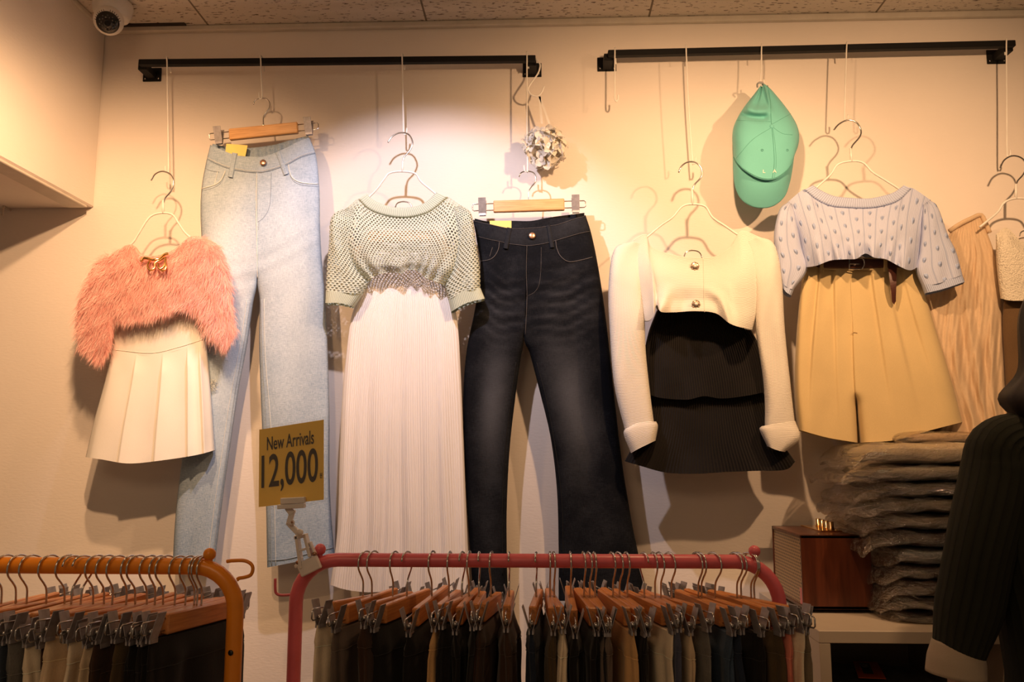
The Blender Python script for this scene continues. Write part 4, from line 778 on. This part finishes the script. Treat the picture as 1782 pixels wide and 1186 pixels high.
def fill(xs, cols, yaws, Y, zc, r, where, rackname, sd):
    n = len(xs); rs = random.Random(sd); rq = random.Random(sd+50)
    for i, (x, (col, kind), yw) in enumerate(zip(xs, cols, yaws)):
        X_ = float(P(x, 975, Y)[0]); z = zc+r+.0005
        ordn = 'leftmost' if i == 0 else ('rightmost' if i == n-1 else ORD[i]+' from the left')
        gap = min(abs(xs[min(i+1, n-1)]-x) or 99, abs(x-xs[max(i-1, 0)]) or 99)*Y/1450
        rot = (0, 0, -PI/2+math.radians(yw)); flip = rs.random() < .10
        if flip: rot = (0, 0, rot[2]+PI)
        hg = place_hanger(protoB, (X_, Y, z), (rot[0], rot[1], rot[2]), 'wooden clip hanger on the %s rack, %s, holding %s %s' % (rackname, ordn, col, kind), 'clip hangers on the %s rack' % rackname)
        rot = (0, math.radians(rq.uniform(-3.5, 3.5)), rot[2]); hg.rotation_euler = rot
        g_ = thing(kind.split()[-1] if kind != 'jeans' else 'jeans', '%s %s clipped to the %s hanger of the %s rack' % (col, kind, ordn, rackname), 'skirt' if kind == 'skirt' else 'trousers' if kind == 'trousers' else kind, (X_, Y, z), 'garments on the %s rack' % rackname, rot)
        rack_garment(g_, fab('denim' if kind == 'jeans' else 'cotton', CO[col]), sd*100+i, col, kind, max(.011, min(.026, gap*.62)))
J, T_, K_ = 'jeans', 'trousers', 'skirt'
xsO = [7, 30, 52, 84, 114, 129, 147, 165, 183, 203, 226, 236, 258, 275, 286, 310, 327, 342, 348, 356]
cO = [('dark denim', J), ('faded grey denim', J), ('dark denim', J), ('faded grey denim', J), ('denim blue', J), ('dark denim', J), ('faded grey denim', J), ('cream', K_), ('dark brown', T_), ('beige', K_), ('cream', T_), ('cream', K_), ('beige', T_), ('dark brown', K_), ('dark brown', T_), ('olive brown', K_), ('black', T_), ('black', K_), ('black', T_), ('black', K_)]
yO = [-22, -18, -30, -24, -34, -30, -36, -32, -30, -34, -20, -36, -30, -26, -38, -32, -26, -22, -30, -20]
yO = [-14+(y+28)*.35 for y in yO]
fill(xsO, cO, yO, YO, zO, .0135, None, 'orange', 3)
xsN = [635, 648, 686, 709, 751, 782, 805, 816, 834, 855, 886, 933, 957, 964, 993, 1016, 1026, 1035, 1066, 1078, 1091, 1120, 1138, 1149, 1166, 1214, 1219, 1244, 1281, 1287, 1305, 1309]
cN = [('cream', K_), ('grey-brown', T_), ('dark brown', T_), ('black', T_), ('black', K_), ('tan', K_), ('black', T_), ('black', K_), ('black', J), ('dark brown', J), ('dark brown', T_), ('navy', J), ('olive brown', T_), ('cream', K_), ('black', T_), ('black', K_), ('grey-brown', K_), ('black', J), ('tan', K_), ('black', T_), ('black', K_), ('cream', T_), ('slate blue', K_), ('beige', K_), ('faded grey denim', J), ('denim blue', J), ('navy', J), ('black', T_), ('olive brown', K_), ('coral pink', K_), ('khaki grey', T_), ('cream', K_)]
yN = [-14, -12, -20, -12, -22, -12, -14, -16, -12, -16, -8, 6, 4, 12, 14, 8, 12, 6, 8, 4, 10, 10, 16, 14, 18, 24, 18, 26, 22, 28, 20, 32]
yN = [-17+41*(x-635)/675+((i*37) % 11-5)*.9 for i, x in enumerate(xsN)]
fill(xsN, cN, yN, YN, zN, .0125, None, 'pink', 7)
# ------------------------------------------------------------------ price sign + clip holder
YQ = 1.50
t = thing('price_sign', 'yellow New Arrivals price card in a clear sleeve, clipped above the pink rack', 'sign', P(506, 808, YQ))
q4 = [np.array(P(a, b_, YQ)) for a, b_ in ((450, 746), (565, 728), (565, 871), (449, 884))]
def bil(s_, t_, off=0): return (q4[0]*(1-s_)+q4[1]*s_)*(1-t_)+(q4[3]*(1-s_)+q4[2]*s_)*t_+np.array((0, -off, 0))
def card(name, s0, t0, s1, t1, off, th, m):
    V = [bil(s0, t0, off), bil(s1, t0, off), bil(s1, t1, off), bil(s0, t1, off)]; V += [v+np.array((0, th, 0)) for v in V]
    return mk(name, V, [(0, 3, 2, 1), (4, 5, 6, 7), (0, 1, 5, 4), (1, 2, 6, 5), (2, 3, 7, 6), (3, 0, 4, 7)], m, t, False)
cd = card('card', .01, .01, .985, .985, 0, .0012, plain('mustard_card', (1.0, .66, .10), .5, 0, .02, 12))
mp_, nt, N, L, b = nm('clear_sleeve'); b.inputs['Base Color'].default_value = (.9, .85, .8, 1); b.inputs['Roughness'].default_value = .12; tr = N.new('ShaderNodeBsdfTransparent'); mx = N.new('ShaderNodeMixShader'); mx.inputs[0].default_value = .95
L.new(b.outputs[0], mx.inputs[1]); L.new(tr.outputs[0], mx.inputs[2]); L.new(mx.outputs[0], N['Material Output'].inputs[0])
card('clear_sleeve', -.025, -.02, 1.025, 1.03, .0026, .0006, mp_)
def letters(txt, x0, y0, x1, h_, m, name):
    V, Fc = text_mesh(txt); V[:, 0] -= V[:, 0].min(); V[:, 0] /= V[:, 0].max(); base = text_mesh('A')[0][:, 1].max(); V[:, 1] /= base
    mk(name, [bil(x0+(x1-x0)*q[0], y0-h_*q[1], .0009) for q in V], Fc, m, cd, False)
M['ink'] = plain('black_ink', (.015, .008, .005), .5)
letters('New Arrivals', .13, .285, .84, .165, M['ink'], 'heading')
letters('12,000', .05, .745, .90, .40, M['ink'], 'price')
letters('원', .925, .715, .965, .05, M['ink'], 'currency_mark')
def obox(mb, p1, p2, w_, dpt, Y, bev=.001, dy=0):
    a = np.array(P(*p1, Y)); b_ = np.array(P(*p2, Y)); v = b_-a; an = math.atan2(v[2], v[0]); return mb.box((a+b_)/2+np.array((0, dy, 0)), (np.linalg.norm(v), dpt, w_), (0, -an, 0), bev)
h = thing('sign_clip', 'white plastic jointed clip holding the yellow price card on the pink rack', 'clip stand', P(540, 985, YN))
mb = MB(); obox(mb, (485, 881), (531, 879), .008, .016, YQ, dy=-.002); obox(mb, (491, 871), (533, 869), .011, .010, YQ, dy=-.006); obox(mb, (500, 882), (509, 894), .012, .010, YQ, dy=.004); mb.out('card_jaw', M['white_plastic'], h)
mb = MB(); obox(mb, (510, 886), (503, 911), .009, .009, YQ+.004); obox(mb, (501, 908), (522, 930), .009, .009, YQ+.008); mb.ball(P(507, 909, YQ+.002), .006, 10).ball(P(522, 926, YQ+.006), .006, 10); mb.out('jointed_arm', M['white_plastic'], h)
MB().ball(P(508, 908, YQ-.004), .0022, 8).out('pivot_screw', M['brass'], h, True)
mb = MB(); obox(mb, (517, 930), (525, 988), .005, .020, YN-.022); obox(mb, (531, 928), (541, 968), .005, .020, YN-.022); obox(mb, (514, 935), (531, 931), .006, .020, YN-.022); obox(mb, (519, 958), (540, 952), .004, .018, YN-.022); obox(mb, (540, 942), (550, 966), .003, .012, YN-.020); mb.out('lever', M['white_plastic'], h)
mb = MB(); obox(mb, (521, 993), (556, 976), .024, .010, YN-.024, .002); obox(mb, (521, 993), (556, 976), .022, .008, YN+.020, .002); obox(mb, (519, 983), (553, 966), .006, .050, YN-.002, .002); mb.out('rail_jaw', M['white_plastic'], h)
for q_ in ((516, 979, 522, 976), (545, 964, 551, 961)): MB().tube([P(q_[0], q_[1], YN-.026), P(q_[2], q_[3], YN-.026)], .0035, 8).out('spring', M['brass'], h, True)
# ------------------------------------------------------------------ shelf unit, radio
M['shelf'] = plain('cream_laminate', (.50, .42, .33), .45, 0, .02)
zS = CZ-.352; YF = 1.735; XL = float(P(1424, 1079, YF)[0]); XD = float(P(1758, 1110, YF)[0])
t = thing('shelf_unit', 'cream laminate cube shelf unit below the wall, carrying the radio and bagged clothes', 'shelf', (XL, YF, 0))
th = .024; XR = XD+.012; dpt = WALL-.004-YF; yc = YF+dpt/2
MB().box(((XL+XR)/2, yc, zS-th/2), (XR-XL, dpt, th), None, .0012).out('top_panel', M['shelf'], t)
for x in (XL+.011, XR-.011): MB().box((x, yc, (zS-th)/2), (.022, dpt-.001, zS-th), None, .001).out('side_panel', M['shelf'], t)
for z in (.36+.30, .34, .03): MB().box(((XL+XR)/2, yc, z), (XR-XL-.046, dpt-.004, .018), None, .001).out('shelf_board', M['shelf'], t)
MB().box(((XL+XR)/2, WALL-.010, (zS-th)/2), (XR-XL-.046, .006, zS-th-.01)).out('back_panel', M['shelf'], t)
t2 = thing('shelf_unit', 'second cream shelf unit at the right edge behind the person', 'shelf', (XR+.002, YF, 0))
MB().box((XR+.25, yc, zS-th/2), (.49, dpt, th), None, .0012).out('top_panel', M['shelf'], t2)
for x in (XR+.017, XR+.484): MB().box((x, yc, (zS-th)/2), (.022, dpt-.001, zS-th), None, .001).out('side_panel', M['shelf'], t2)
MB().box((XR+.25, WALL-.010, (zS-th)/2), (.44, .006, zS-th-.01)).out('back_panel', M['shelf'], t2)
# radio: long grille side faces left
yr0, yr1 = 1.915, 2.15; xr0 = float(P(1398, 1048, yr0)[0]); xr1 = float(P(1521, 1048, yr0)[0]); hr = .160; zr = zS+.008
t = thing('radio', 'dark walnut table radio with perforated grille and gold knobs on the shelf', 'radio', ((xr0+xr1)/2, (yr0+yr1)/2, zS))
cx, cy = (xr0+xr1)/2, (yr0+yr1)/2; wx, wy = xr1-xr0, yr1-yr0; f_ = .008
mb = MB(); mb.box((cx+.006, cy, zr+hr/2), (wx-.014, wy-.002, hr-.004)).box((cx, cy, zr+hr-f_/2), (wx, wy, f_), None, .0015).box((cx, cy, zr+f_/2), (wx, wy, f_), None, .0015).box((cx, yr0+f_/2, zr+hr/2), (wx, f_, hr), None, .0015).box((cx, yr1-f_/2, zr+hr/2), (wx, f_, hr), None, .0015)
mb.out('cabinet', M['walnut'], t)
mgr, nt, N, L, b = nm('perforated_grille'); b.inputs['Roughness'].default_value = .45
tc = N.new('ShaderNodeTexCoord'); sx = N.new('ShaderNodeSeparateXYZ'); L.new(tc.outputs['Object'], sx.inputs[0])
gy = math_(nt, 'DIVIDE', sx.outputs[1], .0105); gz = math_(nt, 'DIVIDE', sx.outputs[2], .0072)
gy2 = math_(nt, 'ADD', gy, math_(nt, 'MULTIPLY', math_(nt, 'MODULO', math_(nt, 'ABSOLUTE', math_(nt, 'FLOOR', gz)), 2), .5))
ay = math_(nt, 'SUBTRACT', math_(nt, 'FRACT', gy2), .5); az = math_(nt, 'SUBTRACT', math_(nt, 'FRACT', gz), .5)
hol = math_(nt, 'LESS_THAN', math_(nt, 'SQRT', math_(nt, 'ADD', math_(nt, 'MULTIPLY', ay, ay), math_(nt, 'MULTIPLY', math_(nt, 'MULTIPLY', az, az), .6))), .27)
L.new(mixc(nt, hol, (.50, .33, .17), (.02, .012, .008)), b.inputs['Base Color'])
gr = MB().box((xr0+.004, cy, zr+hr/2), (.003, wy-2*f_, hr-2*f_)).out('grille', mgr, t)
MB().box((xr0+.0012, yr0+.016, zr+.026), (.002, .014, .034), None, .0005).out('badge', M['pink'], gr)
for dx in (-.05, .05):
    for dy in (-.09, .09): MB().lathe([(.006, 0), (.007, .0085)], (cx+dx, cy+dy, zS), 12).out('foot', M['dark'], t, True)
pc = np.array((float(P(1438, 920, 2.03)[0]), 2.07, zr+hr+.0015)); pt = MB().box(pc, (.050, .15, .003), None, .001).out('control_plate', M['gold'], t)
for k in range(4): MB().lathe([(.0001, 0), (.0075, 0), (.0075, .002), (.0062, .003), (.0062, .017), (.005, .018), (.0001, .018)], pc+np.array((.008, -.050+.030*k, .0015)), 20).out('knob', M['gold'], t, True)
for k in range(3): MB().ball(pc+np.array((.014-.012*k, -.066, .0015)), .0022, 6).out('toggle', M['gold'], pt, True)
# ------------------------------------------------------------------ bagged garments
mpl, nt, N, L, b = nm('clear_poly_bag'); N.remove(b)
bn_ = N.new('ShaderNodeBump'); bn_.inputs['Distance'].default_value = .035; L.new(noise(nt, mapped(nt, 'Object', (1, 1, 2.2)), 42, 4, .62), bn_.inputs['Height'])
gl = N.new('ShaderNodeBsdfGlossy'); gl.inputs['Color'].default_value = (1, 1, 1, 1); gl.inputs['Roughness'].default_value = .08; L.new(bn_.outputs[0], gl.inputs['Normal'])
df = N.new('ShaderNodeBsdfDiffuse'); df.inputs[0].default_value = (.55, .45, .34, 1); m0 = N.new('ShaderNodeMixShader'); m0.inputs[0].default_value = .985; L.new(df.outputs[0], m0.inputs[1]); L.new(gl.outputs[0], m0.inputs[2])
tr = N.new('ShaderNodeBsdfTransparent'); tr.inputs[0].default_value = (.93, .90, .86, 1); mx = N.new('ShaderNodeMixShader'); fr = N.new('ShaderNodeLayerWeight'); fr.inputs[0].default_value = .3; L.new(bn_.outputs[0], fr.inputs['Normal'])
L.new(math_(nt, 'ADD', math_(nt, 'MULTIPLY', fr.outputs['Facing'], .42), .17), mx.inputs[0]); L.new(tr.outputs[0], mx.inputs[1]); L.new(m0.outputs[0], mx.inputs[2]); L.new(mx.outputs[0], N['Material Output'].inputs[0]); M['bag'] = mpl
def slab(c, sx_, sy_, sz_, seed, amp, ext=0.0, n1=30, n2=20, hang=0.0, fr=.45):
    """rounded crumpled slab as a closed loft along x"""
    rs = np.random.RandomState(seed); ph = rs.uniform(0, 6.28, 12); V = []; n2 = 40
    for i in range(n1):
        f = i/(n1-1); x = -sx_/2-ext+(sx_+ext)*f; e = (1-abs(2*f-1)**6)**.5 if 0 < f < 1 else .05
        tl = 0
        if ext and x < -sx_/2: tl = (-sx_/2-x)/ext; e = max(.12, 1-tl*.55)*(.5 if f == 0 else 1)
        for k in range(n2):
            a = 2*PI*k/n2; cc, ss = math.cos(a), math.sin(a)
            y = sy_/2*math.copysign(abs(cc)**fr, cc)*(.9+.1*e-.25*tl); z = sz_/2*math.copysign(abs(ss)**.5, ss)*e
            nz = math.sin(x*38+ph[0]+y*9)*.4+math.sin(x*75-y*55+ph[1])*.3+math.sin(x*130+a*4+ph[2])*.2+math.sin(a*9+x*60+ph[3])*.35
            w_ = amp*(1+tl*2.2)
            V.append((c[0]+x, c[1]+y+w_*nz*.6, c[2]+z+w_*nz*(.8 if abs(ss) > .1 else .3)-hang*tl**1.5))
    Fc = [(i*n2+k, i*n2+(k+1) % n2, (i+1)*n2+(k+1) % n2, (i+1)*n2+k) for i in range(n1-1) for k in range(n2)]+[tuple(range(n2-1, -1, -1)), tuple((n1-1)*n2+k for k in range(n2))]
    return V, Fc
def bag_stack(x0, x1, y0, y1, z0, hs, cols, exts, words, grp, sd, where):
    z = z0+.001
    for i, (h_, col, ex, wd) in enumerate(zip(hs, cols, exts, words)):
        rs = random.Random(sd*50+i); dx = rs.uniform(-.012, .012); cy_ = (y0+y1)/2+rs.uniform(-.008, .008); cx_ = (x0+x1)/2+dx
        t = thing('bagged_garment', wd, 'bagged clothes', (cx_, cy_, z), grp)
        V, Fc = slab((cx_, cy_, z+h_/2), x1-x0-.02, y1-y0-.02, h_*.93, sd*9+i, .0034); mk('folded_cloth', V, Fc, cloth('bagged_cloth_%d_%d' % (sd, i), tuple(c*.7 for c in col), .15, 600, .0008, sheen=0), t, True)
        # folded layers on the front edge
        V, Fc = slab((cx_, cy_-.001, z+h_/2), x1-x0-.008, y1-y0-.006, h_*1.0, sd*9+i+40, .0046, ex, 90, hang=.012+.02*rs.random()); mk('plastic_bag', V, Fc, M['bag'], t, True)
        z += h_
W1 = ['beige cloth in a crumpled clear bag with a green edge, topmost of the tall stack', 'grey-green bagged garment second from the top of the tall stack', 'black bagged garment third from the top of the tall stack', 'dark olive bagged garment fourth from the top of the tall stack', 'brown-grey bagged garment fifth from the top of the tall stack', 'dark brown bagged garment in the middle of the tall stack, drooping over the radio', 'slate blue bagged garment under the middle of the tall stack', 'dark brown bagged garment fourth from the bottom of the tall stack', 'dark brown bagged garment third from the bottom of the tall stack', 'black-brown bagged garment second from the bottom of the tall stack', 'bagged garment at the bottom of the tall stack, lying on the shelf'][::-1]
hs = [.024, .030, .034, .030, .034, .036, .034, .034, .032, .036, .046]
cs = [(.03, .02, .015), (.045, .028, .02), (.06, .035, .025), (.05, .03, .02), (.14, .16, .18), (.05, .03, .022), (.17, .14, .105), (.12, .105, .07), (.04, .036, .03), (.24, .22, .17), (.55, .46, .32)]
ex = [.02, .03, .03, .03, .015, .05, .06, .08, .075, .085, .06]
bag_stack(xr1+.012, xr1+.30, 1.79, 2.13, zS, hs, cs, ex, W1, 'clear-bagged folded clothes in the tall stack', 5, '')
hs2 = [.034, .032, .036, .034, .034, .036]; W2 = ['bagged dark garment at the %s of the stack behind the person' % w_ for w_ in ('bottom', 'second level', 'third level', 'fourth level', 'fifth level', 'top')]
bag_stack(xr1+.33, xr1+.58, 1.80, 2.12, zS, hs2, [(.03, .02, .016), (.05, .025, .018), (.04, .04, .045), (.05, .03, .02), (.025, .03, .03), (.02, .02, .018)], [.01]*6, W2, 'clear-bagged clothes behind the person', 6, '')
# a loose bag lying on top, against the wall
cz_ = zS+.001+sum(hs)
t = thing('bagged_garment', 'crumpled clear bag of beige cloth lying at the back on top of the tall stack', 'bagged clothes', (xr1+.22, 2.05, cz_), 'clear-bagged folded clothes in the tall stack')
V, Fc = slab((xr1+.25, 2.08, cz_+.014), .20, .12, .020, 301, .003); mk('folded_cloth', V, Fc, cloth('beige_bagged', (.50, .36, .22), .1), t, True)
V, Fc = slab((xr1+.25, 2.08, cz_+.015), .23, .13, .027, 302, .004, .02, 50); mk('plastic_bag', V, Fc, M['bag'], t, True)
# packages inside the cube
zb = .669+.001
for i, (h_, col, lb) in enumerate(((.09, (.012, .011, .012), 'black bagged garment lying low in the shelf cube'), (.085, (.012, .012, .014), 'black bagged garment in the middle of the shelf cube'), (.07, (.012, .011, .012), 'black bagged garment with a red-orange label on top in the shelf cube'))):
    t = thing('bagged_garment', lb, 'bagged clothes', (XL+.17, 1.90, zb), 'black bags in the shelf cube')
    V, Fc = slab((XL+.185, 1.93, zb+h_/2), .28, .32, h_*.85, 400+i, .003); mk('folded_cloth', V, Fc, fab('cotton', CO['black']), t, True)
    V, Fc = slab((XL+.185, 1.93, zb+h_/2), .30, .335, h_*.95, 420+i, .004, 0, 50); mk('plastic_bag', V, Fc, M['bag'], t, True)
    zb += h_
z_ = zb+.002; 
def onp(px, py): 
    d = W(px, py, 1.0)-nC; return nC+d*((z_-CZ)/d[2])
A = [onp(*q) for q in ((1484, 1150), (1527, 1152), (1542, 1181), (1494, 1179))]; A = np.array(A); up = np.array((0, 0, .0012))
lbo = mk('label', np.concatenate([A, A+up]), [(0, 3, 2, 1), (4, 5, 6, 7), (0, 1, 5, 4), (1, 2, 6, 5), (2, 3, 7, 6), (3, 0, 4, 7)], plain('orange_label', (.75, .11, .02), .4), t, False); lbo['label'] = 'red-orange printed label'
def bl2(s_, t__): return (A[0]*(1-s_)+A[1]*s_)*(1-t__)+(A[3]*(1-s_)+A[2]*s_)*t__+up*1.6
mk('label_print', [bl2(.25, .12), bl2(.62, .12), bl2(.62, .78), bl2(.25, .78)], [(0, 3, 2, 1)], M['dark'], lbo, False)
mk('label_print', [bl2(.22, .25)+up, bl2(.52, .25)+up, bl2(.50, .45)+up, bl2(.30, .45)+up], [(0, 3, 2, 1)], plain('label_grey', (.45, .42, .38), .5), lbo, False)
# ------------------------------------------------------------------ person at the right edge
M['skin'] = plain('skin', (.60, .38, .27), .55); M['hair'] = plain('dark_brown_hair', (.020, .011, .008), .6, 0, .3, 200); M['olive'] = ribmat('olive_cable_knit', (.011, .012, .004), .012, 0, .45, .003); M['cuffw'] = cloth('cream_cuff', (.42, .34, .25), .04); M['trou'] = cloth('dark_trousers', (.02, .018, .018), .1)
YPn = 1.47
SH = np.array(P(1728, 788, YPn)); EL = np.array(P(1706, 955, YPn-.02)); WRs = np.array(P(1668, 1150, YPn-.01))
cxp = SH[0]+.165; t = thing('person', 'person in a dark olive cable-knit sweater with cream cuffs, cut by the right edge', 'person', (cxp, YPn, 0))
def loft(name, m, ctr, rx, ry, parent, n=40, rows=40, rib=0.0, ribn=20, tilt=None):
    c = crv(ctr, rows); ax = np.interp(np.linspace(0, 1, rows), np.linspace(0, 1, len(rx)), rx); ay = np.interp(np.linspace(0, 1, rows), np.linspace(0, 1, len(ry)), ry); tg = np.gradient(c, axis=0); V = []; uv = []
    for i in range(rows):
        d_ = tg[i]/np.linalg.norm(tg[i]); e1 = np.cross(d_, (0, 1, 0)); e1 /= np.linalg.norm(e1); e2 = np.cross(e1, d_)
        for k in range(n):
            a = 2*PI*k/n; r_ = 1+rib*abs(math.sin(a*ribn/2))*(1-float(sm(.86, .98, i/(rows-1)))*(name == 'sleeve')); V.append(c[i]+e1*ax[i]*r_*math.cos(a)+e2*ay[i]*r_*math.sin(a)); uv.append((k/n*ribn*.012, i*.01))
    Fc = [(i*n+k, i*n+(k+1) % n, (i+1)*n+(k+1) % n, (i+1)*n+k) for i in range(rows-1) for k in range(n)]+[tuple(range(n-1, -1, -1)), tuple((rows-1)*n+k for k in range(n))]
    return mk(name, V, Fc, m, parent, True, uv=np.array(uv))
HP = np.array((cxp, YPn, .86))
def body_skin():
    pts = []; rad = []; E = []
    def add(p_, r_, par=None):
        pts.append(tuple(float(x) for x in p_)); rad.append(r_)
        if par is not None: E.append((par, len(pts)-1))
        return len(pts)-1
    pv = add(HP, (.15, .10)); w0 = add(HP+(0, 0, .16), (.125, .09), pv); ch = add(HP+(0, 0, .38), (.145, .10), w0); nb_ = add((cxp, YPn, SH[2]+.05), (.06, .055), ch); nk = add((cxp, YPn+.01, SH[2]+.11), (.05, .05), nb_); hd = add((cxp, YPn+.02, SH[2]+.19), (.075, .09), nk); add((cxp, YPn+.02, SH[2]+.27), (.07, .085), hd)
    for sg, sh, el, wr_ in ((-1, SH, EL, WRs), (1, SH*np.array((-1, 1, 1))+np.array((2*cxp, 0, 0)), EL*np.array((-1, 1, 1))+np.array((2*cxp, 0, 0)), WRs*np.array((-1, 1, 1))+np.array((2*cxp, 0, 0)))):
        s0 = add(sh-(0, 0, .045), (.034, .034), ch if False else nb_); e0 = add(el, (.034, .034), s0); w1 = add(wr_, (.024, .02), e0); p1 = add(wr_+(0, -.005, -.05), (.034, .014), w1)
        for k, (dx, ln_) in enumerate(((-.024, .070), (-.008, .080), (.008, .074), (.023, .060))):
            a_ = add(wr_+(dx, -.008, -.088), (.0085, .0085), p1); b2 = add(wr_+(dx*1.1, -.016, -.088-ln_*.5), (.0078, .0078), a_); add(wr_+(dx*1.1, -.030, -.088-ln_), (.0065, .0065), b2)
        a_ = add(wr_+(-sg*.034, -.014, -.055), (.010, .010), p1); add(wr_+(-sg*.046, -.024, -.085), (.008, .008), a_)
    for sg in (-1, 1):
        k_ = add((cxp+sg*.09, YPn, .80), (.085, .085), pv); k2 = add((cxp+sg*.095, YPn-.01, .46), (.055, .055), k_); k3 = add((cxp+sg*.10, YPn+.01, .09), (.036, .036), k2); add((cxp+sg*.11, YPn+.14, .04), (.035, .025), k3)
    me = bpy.data.meshes.new('body'); off = np.array(t.location); me.from_pydata([tuple(np.array(p_)-off) for p_ in pts], E, []); o = bpy.data.objects.new('body', me); COL.objects.link(o); o.parent = t
    md = o.modifiers.new('skin', 'SKIN'); sv = me.skin_vertices[0].data
    for i, r_ in enumerate(rad): sv[i].radius = r_
    sv[0].use_root = True; o.modifiers.new('sub', 'SUBSURF').levels = 2; o.modifiers['sub'].render_levels = 2; me.materials.append(M['skin']); return o
body_skin()
loft('sweater_body', M['olive'], [(cxp, YPn, .80), (cxp, YPn, .95), (cxp, YPn, 1.15), (cxp, YPn, 1.30), (cxp, YPn, SH[2]), (cxp, YPn, SH[2]+.05), (cxp, YPn, SH[2]+.085)], [.175, .170, .158, .168, .190, .170, .066], [.13, .125, .115, .12, .11, .10, .066], t, 80, 60, .025, 40)
for sg in (-1, 1):
    mir = (lambda p_: p_) if sg < 0 else (lambda p_: np.array((2*cxp-p_[0], p_[1], p_[2])))
    sl = loft('sleeve', M['olive'], [mir(SH+np.array((.05, 0, .030))), mir(SH+np.array((.012, 0, .010))), mir(SH+np.array((.002, 0, -.04))), mir(EL), mir((EL+WRs)/2), mir(WRs+np.array((0, 0, .012)))], [.040, .052, .052, .050, .050, .040], [.045, .058, .056, .050, .048, .040], t, 60, 50, .06, 22)
    cu = loft('shirt_cuff', M['cuffw'], [mir(WRs+np.array((0, 0, .030))), mir(WRs+np.array((-.003, 0, .005))), mir(WRs+np.array((-.006, 0, -.022)))], [.038, .0445, .046], [.038, .044, .045], sl, 40, 12)
hd = np.array((cxp, YPn+.01, SH[2]+.21))
V = []; n = 48; rows = 40
for i in range(rows):
    f = i/(rows-1); z = hd[2]+.115-.36*f; r_ = .096*math.sqrt(max(0, 1-((.115-.36*f)/.118)**2)) if .36*f < .115 else .096+.036*math.exp(-((f-.64)/.09)**2)-.02*max(0, f-.8)/.2
    for k in range(n):
        a = 2*PI*k/n; rr = max(r_, .002)*(1+.03*math.sin(a*17+f*6)+.02*math.sin(a*7)); V.append((hd[0]+rr*math.cos(a)*(1.0 if f < .5 else 1.0+.12*(f-.5)), hd[1]-.012+rr*math.sin(a)*.92, z))
mk('hair', V, [(i*n+k, i*n+(k+1) % n, (i+1)*n+(k+1) % n, (i+1)*n+k) for i in range(rows-1) for k in range(n)], M['hair'], t, True)
for sg in (-1, 1): loft('trouser_leg', M['trou'], [(cxp+sg*.07, YPn, .86), (cxp+sg*.09, YPn, .62), (cxp+sg*.095, YPn-.005, .44), (cxp+sg*.10, YPn+.01, .10)], [.10, .095, .085, .08], [.12, .10, .09, .085], t, 40, 30)
